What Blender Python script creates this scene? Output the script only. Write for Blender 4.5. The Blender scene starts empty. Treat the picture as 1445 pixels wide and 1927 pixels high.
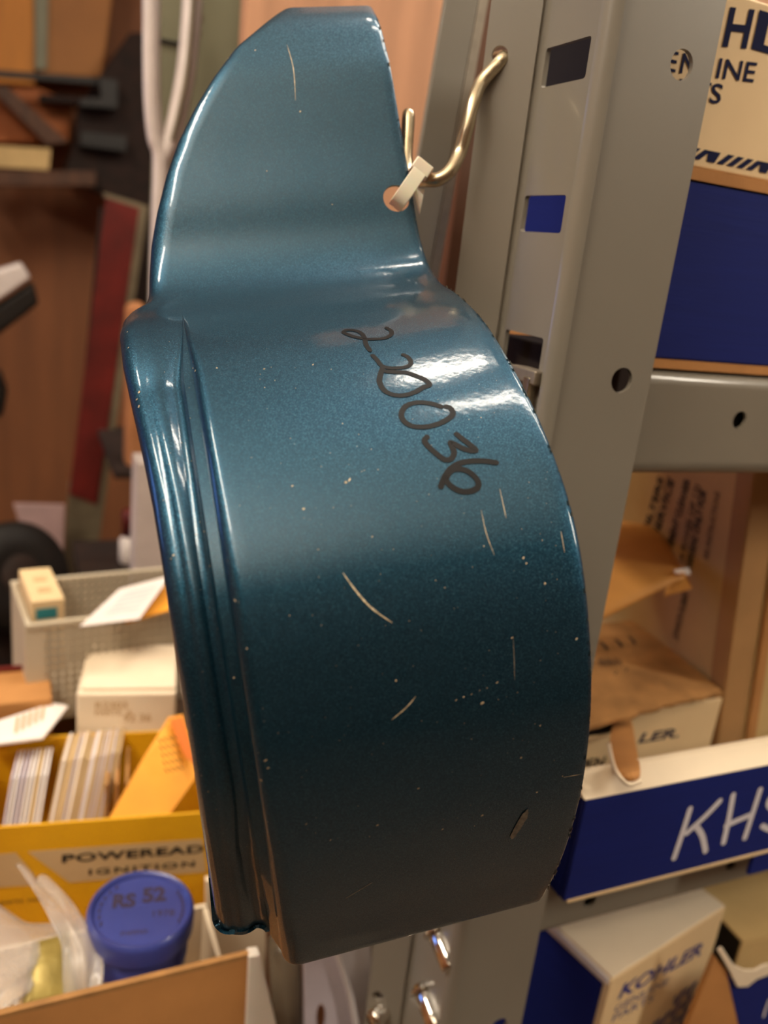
import bpy, bmesh, math, random
from mathutils import Vector, Matrix
from mathutils.bvhtree import BVHTree
random.seed(7)
S = bpy.context.scene
COL = S.collection

# ------------------------------------------------------------------ camera
F, PX, PY = 1560.0, 722.5, 963.5          # focal length and centre in pixels of the 1445 x 1927 frame
C0 = Vector((0, 0, 1.35))                 # the phone is held 1.35 m above the floor
dn = Vector((130 - PX, 5900 - PY, F)).normalized()      # world down, in camera axes (x right, y down, z forward)
hx = Vector((4270 - PX, 875 - PY, F)); hx = (hx - dn * hx.dot(dn)).normalized()
ax_x, ax_z = hx, -dn
ax_y = dn.cross(ax_x)
if ax_y.z < 0: ax_y = -ax_y
M = Matrix((ax_x, ax_y, ax_z))
cam = bpy.data.cameras.new('camera')
co = bpy.data.objects.new('camera', cam); COL.objects.link(co)
cx, cy, cz = M @ Vector((1, 0, 0)), M @ Vector((0, 1, 0)), M @ Vector((0, 0, 1))
R = Matrix((cx, -cy, -cz)).transposed()
co.matrix_world = Matrix.Translation(C0) @ R.to_4x4()
cam.sensor_fit = 'VERTICAL'; cam.sensor_height = 36.0; cam.sensor_width = 27.0
cam.lens = F / 1927 * 36.0
cam.clip_start = 0.01; cam.clip_end = 50
cam.dof.use_dof = True; cam.dof.focus_distance = 0.240; cam.dof.aperture_fstop = cam.lens / 3.2
S.camera = co

# ------------------------------------------------------------------ colour, world, lamps
def lin(c):
    c = c / 255
    return c / 12.92 if c <= .04045 else ((c + .055) / 1.055) ** 2.4
def rgb(r, g, b): return (lin(r), lin(g), lin(b), 1)
S.view_settings.view_transform = 'Standard'; S.view_settings.look = 'None'
S.view_settings.gamma = 1.0; S.view_settings.use_curve_mapping = False
S.view_settings.exposure = 0.22
W = bpy.data.worlds.new('world'); S.world = W; W.use_nodes = True
bg = W.node_tree.nodes['Background']; bg.inputs[0].default_value = (1.0, .87, .70, 1); bg.inputs[1].default_value = .16

def area(name, loc, target, sx, sy, power, col):
    l = bpy.data.lights.new(name, 'AREA'); l.shape = 'RECTANGLE'; l.size = sx; l.size_y = sy
    l.energy = power; l.color = col
    o = bpy.data.objects.new(name, l); COL.objects.link(o); o.location = loc
    o.rotation_euler = (Vector(target) - Vector(loc)).to_track_quat('-Z', 'Y').to_euler()
    return o
# the fluorescent fixture over the aisle, added fill lamps behind the photographer and a small blue-white window to the left
area('ceiling_tube_light', (.85, .34, 2.43), (.85, .34, 0), 1.22, .05, 7, (1, .90, .76))
area('ceiling_tube_light', (.85, .60, 2.43), (.85, .60, 0), 1.22, .05, 9.5, (1, .90, .76))
area('added_bounce_light', (-.85, -.40, 1.84), (-.40, -.42, 2.7), .5, .3, 46, (1, .90, .78))  # added unseen lamp, bounces soft fill off the ceiling onto the shroud
area('ceiling_left_light', (-.78, .25, 2.43), (-.78, .25, 0), .14, 1.1, 20, (1, .88, .70))
area('added_fill_light', (1.55, -.75, 2.43), (.9, 0, 1.0), .16, 1.1, 34, (1, .90, .74))  # added frontal fill for the shelf fronts, no such lamp is seen
area('window_light', (-1.45, 1.35, 1.42), (.1, .3, 1.3), .34, .6, 2.1, (.16, .36, 1))

# ------------------------------------------------------------------ pixel to point
def ray(px, py): return M @ Vector(((px - PX) / F, (py - PY) / F, 1))
def at(px, py, d): return C0 + ray(px, py) * d
def onY(px, py, y):
    r = ray(px, py); return C0 + r * (y / r.y)
def onX(px, py, x):
    r = ray(px, py); return C0 + r * (x / r.x)
def onZ(px, py, z):                       # z relative to the camera
    r = ray(px, py); return C0 + r * (z / r.z)
def proj(w):
    c = M.transposed() @ (w - C0); return PX + F * c.x / c.z, PY + F * c.y / c.z
UX, UY, UZ = Vector((1, 0, 0)), Vector((0, 1, 0)), Vector((0, 0, 1))
H = C0.z

# ------------------------------------------------------------------ materials
MATS = {}
def mat(name, col, rough=.6, metal=0, coat=0, var=.12, scale=30, bump=.1, spec=.5, trans=0, alpha=1, sss=0, stretch=(1, 1, 1), col2=None, emis=None, bscale=None, bdist=.0006):
    if name in MATS: return MATS[name]
    m = bpy.data.materials.new(name); m.use_nodes = True; nt = m.node_tree; N = nt.nodes; Lk = nt.links
    p = N['Principled BSDF']
    p.inputs['Roughness'].default_value = rough; p.inputs['Metallic'].default_value = metal
    p.inputs['Coat Weight'].default_value = coat; p.inputs['Coat Roughness'].default_value = .08
    p.inputs['Specular IOR Level'].default_value = spec
    p.inputs['Transmission Weight'].default_value = trans; p.inputs['Alpha'].default_value = alpha
    p.inputs['Subsurface Weight'].default_value = sss; p.inputs['Subsurface Scale'].default_value = .003
    tc = N.new('ShaderNodeTexCoord'); mp = N.new('ShaderNodeMapping'); mp.inputs['Scale'].default_value = stretch
    Lk.new(tc.outputs['Object'], mp.inputs[0])
    nz = N.new('ShaderNodeTexNoise'); nz.inputs['Scale'].default_value = scale; nz.inputs['Detail'].default_value = 6
    Lk.new(mp.outputs[0], nz.inputs['Vector'])
    rp = N.new('ShaderNodeValToRGB'); rp.color_ramp.elements[0].position = .3; rp.color_ramp.elements[1].position = .7
    c2 = col2 or tuple(c * (1 - var * 2) for c in col[:3]) + (1,)
    rp.color_ramp.elements[0].color = c2; rp.color_ramp.elements[1].color = col
    Lk.new(nz.outputs[0], rp.inputs[0]); Lk.new(rp.outputs[0], p.inputs['Base Color'])
    if bump:
        b = N.new('ShaderNodeBump'); b.inputs['Strength'].default_value = bump; b.inputs['Distance'].default_value = bdist
        n2 = N.new('ShaderNodeTexNoise'); n2.inputs['Scale'].default_value = bscale or scale * 8; n2.inputs['Detail'].default_value = 3
        Lk.new(mp.outputs[0], n2.inputs['Vector']); Lk.new(n2.outputs[0], b.inputs['Height']); Lk.new(b.outputs[0], p.inputs['Normal'])
    if emis:
        p.inputs['Emission Color'].default_value = emis[0]; p.inputs['Emission Strength'].default_value = emis[1]
    MATS[name] = m
    return m

def paint_material():
    m = bpy.data.materials.new('teal_metallic_paint'); m.use_nodes = True; nt = m.node_tree; N = nt.nodes; Lk = nt.links
    p = N['Principled BSDF']
    tc = N.new('ShaderNodeTexCoord')
    v = N.new('ShaderNodeTexVoronoi'); v.inputs['Scale'].default_value = 6000
    Lk.new(tc.outputs['Object'], v.inputs['Vector'])
    # metal flake: each small cell has its own tilt and brightness
    bw = N.new('ShaderNodeSeparateColor'); Lk.new(v.outputs['Color'], bw.inputs[0])
    r = N.new('ShaderNodeValToRGB'); r.color_ramp.elements[0].position = 0; r.color_ramp.elements[0].color = rgb(16, 54, 76)
    r.color_ramp.elements[1].position = 1; r.color_ramp.elements[1].color = rgb(54, 102, 124)
    e = r.color_ramp.elements.new(.8); e.color = rgb(26, 70, 94)
    Lk.new(bw.outputs[0], r.inputs[0]); Lk.new(r.outputs[0], p.inputs['Base Color'])
    p.inputs['Metallic'].default_value = .85; p.inputs['Roughness'].default_value = .46
    geo = N.new('ShaderNodeNewGeometry')
    sub = N.new('ShaderNodeVectorMath'); sub.operation = 'SUBTRACT'; sub.inputs[1].default_value = (.5, .5, .5)
    Lk.new(v.outputs['Color'], sub.inputs[0])
    sc = N.new('ShaderNodeVectorMath'); sc.operation = 'SCALE'; sc.inputs['Scale'].default_value = .22
    Lk.new(sub.outputs[0], sc.inputs[0])
    ad = N.new('ShaderNodeVectorMath'); ad.operation = 'ADD'; Lk.new(sc.outputs[0], ad.inputs[0]); Lk.new(geo.outputs['Normal'], ad.inputs[1])
    nm = N.new('ShaderNodeVectorMath'); nm.operation = 'NORMALIZE'; Lk.new(ad.outputs[0], nm.inputs[0])
    Lk.new(nm.outputs[0], p.inputs['Normal'])
    p.inputs['Coat Weight'].default_value = .7; p.inputs['Coat Roughness'].default_value = .11; p.inputs['Coat IOR'].default_value = 1.5
    # orange peel of the clear coat
    nz = N.new('ShaderNodeTexNoise'); nz.inputs['Scale'].default_value = 520; nz.inputs['Detail'].default_value = 2
    Lk.new(tc.outputs['Object'], nz.inputs['Vector'])
    n3 = N.new('ShaderNodeTexNoise'); n3.inputs['Scale'].default_value = 45; n3.inputs['Detail'].default_value = 1
    Lk.new(tc.outputs['Object'], n3.inputs['Vector'])
    b = N.new('ShaderNodeBump'); b.inputs['Strength'].default_value = .35; b.inputs['Distance'].default_value = .00008
    Lk.new(nz.outputs[0], b.inputs['Height'])
    b2 = N.new('ShaderNodeBump'); b2.inputs['Strength'].default_value = .35; b2.inputs['Distance'].default_value = .0008
    Lk.new(n3.outputs[0], b2.inputs['Height']); Lk.new(b.outputs[0], b2.inputs['Normal'])
    Lk.new(b2.outputs[0], p.inputs['Coat Normal'])
    return m

PAINT = paint_material()
EDGE = mat('worn_sheet_edge', rgb(150, 150, 140), .35, .8, var=.35, scale=260, bump=.5)
INK = mat('black_marker_ink', rgb(9, 9, 14), .5, var=.2, scale=300, bump=0, spec=.25)
BARE = mat('bare_chipped_metal', rgb(215, 200, 170), .45, .5, var=.3, scale=900, bump=.5)
SCUFF = mat('grey_brown_scuff', rgb(128, 116, 100), .8, var=.35, scale=700, bump=1, bdist=.0004)
POST = mat('grey_post_enamel', rgb(130, 125, 115), .36, .0, coat=.3, var=.04, scale=14, bump=.05, bscale=300, bdist=.0002)
BEAM = mat('grey_beam_enamel', rgb(130, 124, 112), .45, .0, coat=.25, var=.05, scale=20, bump=.05, bscale=300, bdist=.0002)
RAW = mat('rolled_steel_edge', rgb(150, 140, 126), .45, .5, var=.1, scale=200)
ZINC = mat('zinc_plated_wire', rgb(205, 192, 165), .26, .9, var=.1, scale=300, bump=.15, bdist=.0002)
CHROME = mat('chrome_plating', rgb(225, 220, 212), .12, 1, var=.05)
NYLON = mat('white_nylon', rgb(235, 228, 210), .4, sss=.3, var=.04)
BLUE = mat('deep_blue_carton_print', rgb(13, 30, 108), .75, spec=.25, var=.07, scale=60, bump=.35, stretch=(.3, .3, 6), bscale=160, bdist=.0003)
CREAM = mat('cream_carton_board', rgb(232, 204, 158), .62, var=.05, scale=22, bump=.1)
WHITEB = mat('white_carton_board', rgb(238, 222, 196), .6, var=.05, scale=20, bump=.1)
KRAFT = mat('kraft_cardboard', rgb(190, 134, 76), .8, var=.1, scale=26, bump=.35)
KRAFTD = mat('old_dark_kraft_board', rgb(176, 128, 74), .85, var=.2, scale=60, bump=.5)
KRAFTL = mat('pale_kraft_paper', rgb(216, 184, 126), .75, var=.12, scale=18, bump=.3, bscale=40, bdist=.002)
TAPE = mat('brown_paper_tape', rgb(180, 138, 90), .5, var=.08, scale=30)
MAILER = mat('gold_kraft_mailer', rgb(214, 150, 72), .6, var=.1, scale=25, bump=.5, bscale=60, bdist=.002)
NAVY = mat('navy_print', rgb(16, 24, 66), .8, spec=.2, var=.1, scale=80, bump=0)
PBLUE = mat('purple_blue_print', rgb(44, 52, 132), .5, var=.1, scale=80, bump=0)
DARKINK = mat('faded_black_print', rgb(52, 42, 34), .7, var=.3, scale=300, bump=0)
CHALK = mat('white_paint_marker', rgb(216, 214, 222), .6, var=.05, scale=100, bump=.1)
YELLOW = mat('yellow_carton_print', rgb(226, 168, 14), .5, var=.06, scale=20, bump=.05)
TANP = mat('tan_carton_print', rgb(202, 172, 128), .6, var=.06, scale=20)
BLACKP = mat('black_print', rgb(34, 30, 24), .6, var=.1, bump=0)
JARB = mat('blue_jar_plastic', rgb(56, 66, 138), .32, var=.05, scale=40, coat=.2, sss=.05)
JARINK = mat('brown_stamped_print', rgb(56, 44, 72), .6, var=.15, bump=0)
CLEAR = mat('clear_plastic_film', rgb(238, 232, 226), .18, trans=.55, alpha=.55, var=.03, bump=.6, bscale=60, bdist=.002, scale=10)
BRASS = mat('olive_gold_packet', rgb(178, 158, 84), .4, .3, var=.2, scale=40, bump=.8, bscale=90, bdist=.002)
PAPER = mat('white_paper', rgb(234, 226, 222), .65, var=.03)
ORANGE = mat('orange_envelope_paper', rgb(240, 164, 50), .6, var=.08, scale=30, bump=.2)
TEAL = mat('teal_label', rgb(48, 140, 150), .5)
MESHP = mat('grey_plastic_mesh', rgb(196, 184, 162), .5, var=.05)
WHITEM = mat('white_painted_metal', rgb(224, 214, 212), .45, var=.08, scale=30, coat=.2)
LILAC = mat('pale_lilac_enamel', rgb(208, 198, 208), .4, var=.06, scale=30, coat=.2)
GREEN = mat('grey_green_enamel', rgb(126, 124, 100), .5, var=.08, scale=16)
WOODT = mat('pinkish_tan_board', rgb(196, 146, 112), .7, var=.15, scale=9, bump=.3, stretch=(6, 6, .6))
WOODD = mat('dark_brown_wood', rgb(92, 56, 32), .6, var=.25, scale=9, bump=.3, stretch=(6, 6, .6))
OCHRE = mat('ochre_wood_panel', rgb(206, 132, 44), .6, var=.15, scale=6, stretch=(5, 5, .6))
BROWN = mat('brown_wall_panel', rgb(136, 84, 48), .7, var=.15, scale=5, stretch=(4, 4, .6))
RED = mat('worn_red_paint', rgb(108, 26, 20), .55, var=.25, scale=25, bump=.2)
STEELG = mat('dull_grey_steel', rgb(128, 116, 94), .5, .2, var=.2, scale=25)
BLACK = mat('black_rubber', rgb(24, 20, 18), .5, var=.2)
DARKM = mat('dark_machine_paint', rgb(44, 25, 17), .85, var=.3)
FLOOR = mat('concrete_floor', rgb(112, 96, 80), .8, var=.12, scale=4)
CEIL = mat('ceiling_board', rgb(226, 214, 194), .9, var=.05, scale=4)
BENCH = mat('bench_wood', rgb(150, 106, 62), .6, var=.15, scale=10, stretch=(.6, 6, 6))
VIO = mat('pinkish_paper', rgb(190, 160, 160), .7)
LAMPG = mat('lamp_diffuser', (1, .95, .85, 1), .5, emis=((1, .88, .7, 1), 3.0))

# ------------------------------------------------------------------ objects
def tag(o, label=None, cat=None, group=None, kind=None):
    if label: o['label'] = label
    if cat: o['category'] = cat
    if group: o['group'] = group
    if kind: o['kind'] = kind
    return o
def thing(name, label, cat, loc, group=None):
    o = bpy.data.objects.new(name, None); COL.objects.link(o); o.location = loc; o.empty_display_size = .02
    return tag(o, label, cat, group)
def wloc(o):
    v = Vector((0, 0, 0))
    while o is not None:
        v += Vector(o.location); o = o.parent
    return v
class G:
    """vertices and faces in world coordinates"""
    def __init__(s): s.v = []; s.f = []; s.m = []
    def add(s, vs, fs, mi=0):
        b = len(s.v); s.v += [Vector(v) for v in vs]; s.f += [tuple(i + b for i in f) for f in fs]; s.m += [mi] * len(fs); return s
    def box(s, o, a, b, c, mi=0):
        vs = [o, o + a, o + a + b, o + b, o + c, o + a + c, o + a + b + c, o + b + c]
        fs = [(0, 3, 2, 1), (4, 5, 6, 7), (0, 1, 5, 4), (1, 2, 6, 5), (2, 3, 7, 6), (3, 0, 4, 7)]
        if a.cross(b).dot(c) < 0: fs = [f[::-1] for f in fs]
        return s.add(vs, fs, mi)
    def prism(s, pts, d, mi=0):
        n = len(pts); vs = list(pts) + [p + d for p in pts]
        nrm = Vector((0, 0, 0))
        for i in range(n): nrm += Vector(pts[i]).cross(Vector(pts[(i + 1) % n]))
        flip = nrm.dot(d) > 0
        fs = [tuple(range(n))[::-1] if flip else tuple(range(n)), tuple(range(n, 2 * n)) if flip else tuple(range(n, 2 * n))[::-1]]
        for i in range(n):
            j = (i + 1) % n; q = (i, j, n + j, n + i); fs.append(q if flip else q[::-1])
        return s.add(vs, fs, mi)
    def tube(s, pts, r, seg=14, mi=0, cap=True):
        pts = [Vector(p) for p in pts]; n = len(pts)
        rs = r if isinstance(r, (list, tuple)) else [r] * n
        t0 = (pts[1] - pts[0]).normalized(); u = t0.orthogonal().normalized(); vs = []; fs = []
        for i, p in enumerate(pts):
            t = (pts[min(i + 1, n - 1)] - pts[max(i - 1, 0)]).normalized()
            u = (u - t * u.dot(t)).normalized(); w = t.cross(u)
            vs += [p + (u * math.cos(2 * math.pi * k / seg) + w * math.sin(2 * math.pi * k / seg)) * rs[i] for k in range(seg)]
        for i in range(n - 1):
            for k in range(seg):
                a, b = i * seg + k, i * seg + (k + 1) % seg; fs.append((a, b, b + seg, a + seg))
        if cap: fs += [tuple(range(seg))[::-1], tuple(range((n - 1) * seg, n * seg))]
        return s.add(vs, fs, mi)
    def lathe(s, c, axis, prof, seg=40, mi=0):
        axis = axis.normalized(); u = axis.orthogonal().normalized(); w = axis.cross(u); vs = []; fs = []
        for r, h in prof:
            vs += [c + axis * h + (u * math.cos(2 * math.pi * k / seg) + w * math.sin(2 * math.pi * k / seg)) * r for k in range(seg)]
        for i in range(len(prof) - 1):
            for k in range(seg):
                a, b = i * seg + k, i * seg + (k + 1) % seg; fs.append((a, b, b + seg, a + seg))
        fs += [tuple(range(seg))[::-1], tuple(range((len(prof) - 1) * seg, len(prof) * seg))]
        return s.add(vs, fs, mi)
def obj(name, g, mats, parent=None, smooth=False, bevel=0, label=None, cat=None, group=None, kind=None, subd=0):
    me = bpy.data.meshes.new(name)
    o = bpy.data.objects.new(name, me); COL.objects.link(o)
    if parent is not None:
        o.parent = parent; off = wloc(parent)
    else:
        xs = [v.x for v in g.v]; ys = [v.y for v in g.v]; zs = [v.z for v in g.v]
        off = Vector(((min(xs) + max(xs)) / 2, (min(ys) + max(ys)) / 2, min(zs))); o.location = off
    me.from_pydata([tuple(v - off) for v in g.v], [], g.f)
    if not isinstance(mats, (list, tuple)): mats = [mats]
    for m in mats: me.materials.append(m)
    for p, mi in zip(me.polygons, g.m): p.material_index = mi; p.use_smooth = smooth
    me.update()
    if bevel:
        b = o.modifiers.new('bevel', 'BEVEL'); b.width = bevel; b.segments = 3; b.limit_method = 'ANGLE'; b.angle_limit = .6
        for p in me.polygons: p.use_smooth = True
        w = o.modifiers.new('wn', 'WEIGHTED_NORMAL'); w.keep_sharp = True
    if subd:
        sm = o.modifiers.new('s', 'SUBSURF'); sm.levels = subd; sm.render_levels = subd
    return tag(o, label, cat, group, kind)
def smooth_path(pts, n=8):
    pts = [Vector(p) for p in pts]; out = []
    for i in range(len(pts) - 1):
        p0, p1, p2, p3 = pts[max(i - 1, 0)], pts[i], pts[i + 1], pts[min(i + 2, len(pts) - 1)]
        for k in range(n):
            t = k / n
            out.append(.5 * ((2 * p1) + (p2 - p0) * t + (2 * p0 - 5 * p1 + 4 * p2 - p3) * t * t + (3 * p1 - p0 - 3 * p2 + p3) * t ** 3))
    out.append(pts[-1]); return out
def plate(outline, holes, o, u, v, th, g, mi=0):
    """flat plate with real holes: 2D outline and holes in metres, on frame o,u,v, thickness th along u x v"""
    cu = bpy.data.curves.new('c', 'CURVE'); cu.dimensions = '2D'; cu.fill_mode = 'BOTH'; cu.extrude = abs(th) / 2
    for pl in [outline] + holes:
        sp = cu.splines.new('POLY'); sp.points.add(len(pl) - 1); sp.use_cyclic_u = True
        for i, (a, b) in enumerate(pl): sp.points[i].co = (a, b, 0, 1)
    ob = bpy.data.objects.new('c', cu); me = ob.to_mesh()
    n = u.cross(v).normalized()
    g.add([o + u * q.co.x + v * q.co.y + n * (q.co.z + th / 2) for q in me.vertices], [tuple(p.vertices) for p in me.polygons], mi)
    ob.to_mesh_clear(); bpy.data.objects.remove(ob); bpy.data.curves.remove(cu)
def circ(x, y, r, n=20, ry=None): return [(x + r * math.cos(2 * math.pi * k / n), y + (ry or r) * math.sin(2 * math.pi * k / n)) for k in range(n)]
def rect(x0, y0, x1, y1): return [(x0, y0), (x1, y0), (x1, y1), (x0, y1)]
def rrect(x0, y0, x1, y1, r, n=4):
    out = []
    for cxx, cyy, a in ((x1 - r, y0 + r, -90), (x1 - r, y1 - r, 0), (x0 + r, y1 - r, 90), (x0 + r, y0 + r, 180)):
        for k in range(n + 1):
            t = math.radians(a + 90 * k / n); out.append((cxx + r * math.cos(t), cyy + r * math.sin(t)))
    return out
def text(name, s, o, u, v, size, m, parent, bold=0.0, shear=0, sx=1, space=1, label=None, th=.00012):
    cu = bpy.data.curves.new('t', 'FONT'); cu.body = s; cu.size = 1; cu.extrude = 0; cu.offset = bold; cu.shear = shear; cu.space_character = space
    cu.resolution_u = 4
    ob = bpy.data.objects.new('t', cu); me = ob.to_mesh(); n = u.cross(v).normalized()
    g = G(); g.add([o + u * (q.co.x * size * sx) + v * (q.co.y * size) + n * th for q in me.vertices], [tuple(p.vertices) for p in me.polygons])
    ob.to_mesh_clear(); bpy.data.objects.remove(ob); bpy.data.curves.remove(cu)
    return obj(name, g, m, parent, label=label)
def ribbon(g, pts, w, n, lift=.00015, mi=0):
    """flat stroke with round ends on a plane of normal n"""
    pts = smooth_path(pts, 6); vs = []; fs = []
    for i, p in enumerate(pts):
        t = (pts[min(i + 1, len(pts) - 1)] - pts[max(i - 1, 0)]).normalized(); sd = n.cross(t).normalized() * w / 2
        vs += [p + sd + n * lift, p - sd + n * lift]
    for i in range(len(pts) - 1): fs.append((2 * i, 2 * i + 1, 2 * i + 3, 2 * i + 2))
    g.add(vs, fs, mi)
    for p in (pts[0], pts[-1]):
        u = n.orthogonal().normalized(); q = n.cross(u)
        g.add([p + (u * math.cos(k * math.pi / 6) + q * math.sin(k * math.pi / 6)) * w / 2 + n * lift * 1.05 for k in range(12)], [tuple(range(12))], mi)
NUM = ['', 'second ', 'third ', 'fourth ', 'fifth ', 'sixth ', 'seventh ', 'eighth ', 'ninth ', 'tenth ', 'eleventh ', 'twelfth ', 'thirteenth ']
def ORD(k, n):
    if k < (n + 1) // 2: return (NUM[k] + 'leftmost')
    return NUM[n - 1 - k] + 'rightmost'
def structure(o): o['kind'] = 'structure'; return o

# ------------------------------------------------------------------ the room
x0, x1, y0, y1, zc = -1.7, 2.3, -1.9, 2.5, 2.5
structure(obj('floor', G().box(Vector((x0, y0, -.1)), UX * (x1 - x0), UY * (y1 - y0), UZ * .1), FLOOR))
structure(obj('ceiling', G().box(Vector((x0, y0, zc)), UX * (x1 - x0), UY * (y1 - y0), UZ * .1), CEIL))
structure(obj('wall_far', G().box(Vector((x0, y1, 0)), UX * (x1 - x0), UY * .1, UZ * zc), BROWN))
structure(obj('wall_near', G().box(Vector((x0, y0 - .1, 0)), UX * (x1 - x0), UY * .1, UZ * zc), mat('near_wall_board', rgb(108, 84, 62), .8)))
structure(obj('wall_right', G().box(Vector((x1, y0, 0)), UX * .1, UY * (y1 - y0), UZ * zc), BROWN))
structure(obj('wall_left', G().box(Vector((x0 - .1, y0, 0)), UX * .1, UY * (y1 - y0), UZ * zc), BROWN))
for loc, sx, sy, lb in (((.85, .47), 1.3, .42, 'long two tube ceiling light above the shelves'), ((-.78, .25), .22, 1.2, 'narrow ceiling light running along the aisle at the left'), ((1.55, -.75), .24, 1.2, 'added unseen fill light behind the photographer at the right')):  # the last housing belongs to the added fill light at the right
    t = thing('ceiling_light', lb, 'light', (loc[0], loc[1], 2.5))
    obj('housing', G().box(Vector((loc[0] - sx / 2, loc[1] - sy / 2, 2.46)), UX * sx, UY * sy, UZ * .04), WHITEM, t, bevel=.004)

t = thing('added_fill_lamp', 'added unseen standing fill lamp behind the photographer', 'lamp', Vector((-.85, -.40, 0)))  # stand and shade of the added bounce lamp, out of view
obj('pole', G().tube([Vector((-.85, -.40, .02)), Vector((-.85, -.40, 1.74))], .015), BLACK, t, smooth=True)
obj('base', G().lathe(Vector((-.85, -.40, 0)), UZ, [(.15, 0), (.15, .02), (.03, .03)]), BLACK, t, smooth=True)
obj('lamp_shade', G().box(Vector((-1.12, -.57, 1.72)), UX * .54, UY * .34, UZ * .06), BLACK, t, bevel=.01)

# ------------------------------------------------------------------ shroud
a_cam = Vector((.96703773, -.15060424, .20532022)).normalized()
A = M @ a_cam                                      # barrel axis, from the left edge to the right edge
L = .086
right = [(700, 10), (710, 28), (718, 50), (725, 78), (735, 120), (747, 190), (760, 268), (775, 350), (789, 435), (806, 492), (828, 527), (862, 550), (910, 598),
         (960, 676), (1008, 768), (1050, 870), (1083, 978), (1103, 1090), (1113, 1200), (1116, 1300), (1110, 1400), (1095, 1500),
         (1070, 1590), (1046, 1650), (1030, 1680), (1020, 1696)]
def rimpt(px, py):
    r = ray(px, py); return C0 + r * (L / A.dot(r))
P = [rimpt(*p) for p in right]
# the lower lip turns in under the barrel, away from the lens
tail = (P[-1] - P[-2]).normalized(); back = (UY - A * A.dot(UY)).normalized()
P += [P[-1] + tail * .004 + back * .004, P[-1] + tail * .005 + back * .010, P[-1] + tail * .004 + back * .022]
prof = smooth_path(P, 7)
# resample evenly, then ease away the kinks
def resample(pts, n):
    d = [0]
    for i in range(1, len(pts)): d.append(d[-1] + (pts[i] - pts[i - 1]).length)
    out = []; j = 0
    for k in range(n):
        t = d[-1] * k / (n - 1)
        while j < len(pts) - 2 and d[j + 1] < t: j += 1
        f = (t - d[j]) / max(1e-9, d[j + 1] - d[j]); out.append(pts[j].lerp(pts[j + 1], max(0, min(1, f))))
    return out
NT = 280
prof = resample(prof, NT)
for _ in range(4):
    prof = [prof[0]] + [(prof[i - 1] + prof[i] * 2 + prof[i + 1]) / 4 for i in range(1, NT - 1)] + [prof[-1]]
nrm = []
for i in range(NT):
    t = (prof[min(i + 1, NT - 1)] - prof[max(i - 1, 0)]).normalized(); n = t.cross(A).normalized()
    if n.dot(prof[i] - C0) > 0 and i < NT - 30: n = -n
    if nrm and n.dot(nrm[-1]) < 0: n = -n
    nrm.append(n)
bound = [(0, 560), (12, 549), (20, 535), (33, 512), (52, 487), (90, 440), (145, 399), (205, 363), (265, 334), (330, 311), (400, 294), (460, 284), (520, 280), (555, 279), (572, 273),
         (584, 258), (593, 240), (605, 229), (625, 223), (680, 229), (750, 244), (850, 266), (950, 286), (1050, 302), (1150, 317), (1250, 332), (1350, 348),
         (1450, 364), (1550, 378), (1640, 392), (1700, 402), (1900, 430)]
def xb(y):
    for (ya, xa), (yb, xb_) in zip(bound, bound[1:]):
        if y <= yb: return xa + (xb_ - xa) * max(0, y - ya) / (yb - ya)
    return bound[-1][1]
def sst(x): x = max(0, min(1, x)); return x * x * (3 - 2 * x)
def left_s(i, off):
    lo, hi = .0, .125
    for _ in range(30):
        s = (lo + hi) / 2; px, py = proj(prof[i] - A * s - nrm[i] * off)
        if px > xb(py): lo = s
        else: hi = s
    return (lo + hi) / 2
rows = []; NS = None; SLs = []
leftY = []
for i in range(NT):
    q = proj(prof[i] - A * .086); leftY.append(q[1])
kk = [sst((leftY[i] - 585) / 110) for i in range(NT)]
ext = [sst((leftY[i] - 1500) / 330) for i in range(NT)]
for i in range(NT):
    kb = kk[i] * (.0065 + .0075 * ext[i])
    SLs.append(left_s(i, .0025 + kb))
for _ in range(1): SLs = [SLs[0]] + [(SLs[i - 1] + SLs[i] * 2 + SLs[i + 1]) / 4 for i in range(1, NT - 1)] + [SLs[-1]]
for i in range(NT):
    k = kk[i]; SL = SLs[i]; stepd = k * (.0065 + .0075 * ext[i])
    sc = min(.0845, SL - (.0035 + .0065 * (1 - k))); r1 = min(.0050, stepd * .55); r2 = min(.0042, stepd * .44)
    pts = [(0, .0009), (.0006, .0004), (.0016, .0001), (.004, 0)]
    s0 = sc - max(r1, .0015)
    pts += [(.004 + (s0 - .004) * j / 30, 0) for j in range(1, 31)]
    for j in range(1, 9):
        th = math.pi / 2 * j / 8; pts.append((s0 + (sc - s0) * math.sin(th), r1 * (1 - math.cos(th))))
    wallw = k * .0024; s2 = min(sc + wallw, SL - .003)
    for j in range(1, 6): pts.append((sc + (s2 - sc) * j / 5, r1 + (stepd - r2 - r1) * j / 5))
    s3 = min(s2 + r2, SL - .0025)
    for j in range(1, 7):
        th = math.pi / 2 * j / 6; pts.append((s2 + (s3 - s2) * (1 - math.cos(th)), stepd - r2 * (1 - math.sin(th))))
    end = SL; r = min(.0045 + (1 - k) * .0020, max(.0012, (end - s3) * .8)); s4 = end - r
    for j in range(1, 13):
        f = j / 12; pts.append((s3 + (s4 - s3) * f, stepd - k * .0009 * math.sin(math.pi * f)))
    ob = stepd
    for j in range(1, 9):
        th = math.pi / 2 * j / 8; pts.append((end - r + r * math.sin(th), ob + .0045 * (1 - math.cos(th))))
    for j in range(1, 5): pts.append((end - .0003 * j, ob + .0045 + .004 * j))
    NS = len(pts)
    rows.append([prof[i] - A * s - nrm[i] * o for s, o in pts])
g = G(); vs = [p for r in rows for p in r]
fs = [(i * NS + j, i * NS + j + 1, (i + 1) * NS + j + 1, (i + 1) * NS + j) for i in range(NT - 1) for j in range(NS - 1)]
g.add(vs, fs)
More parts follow.
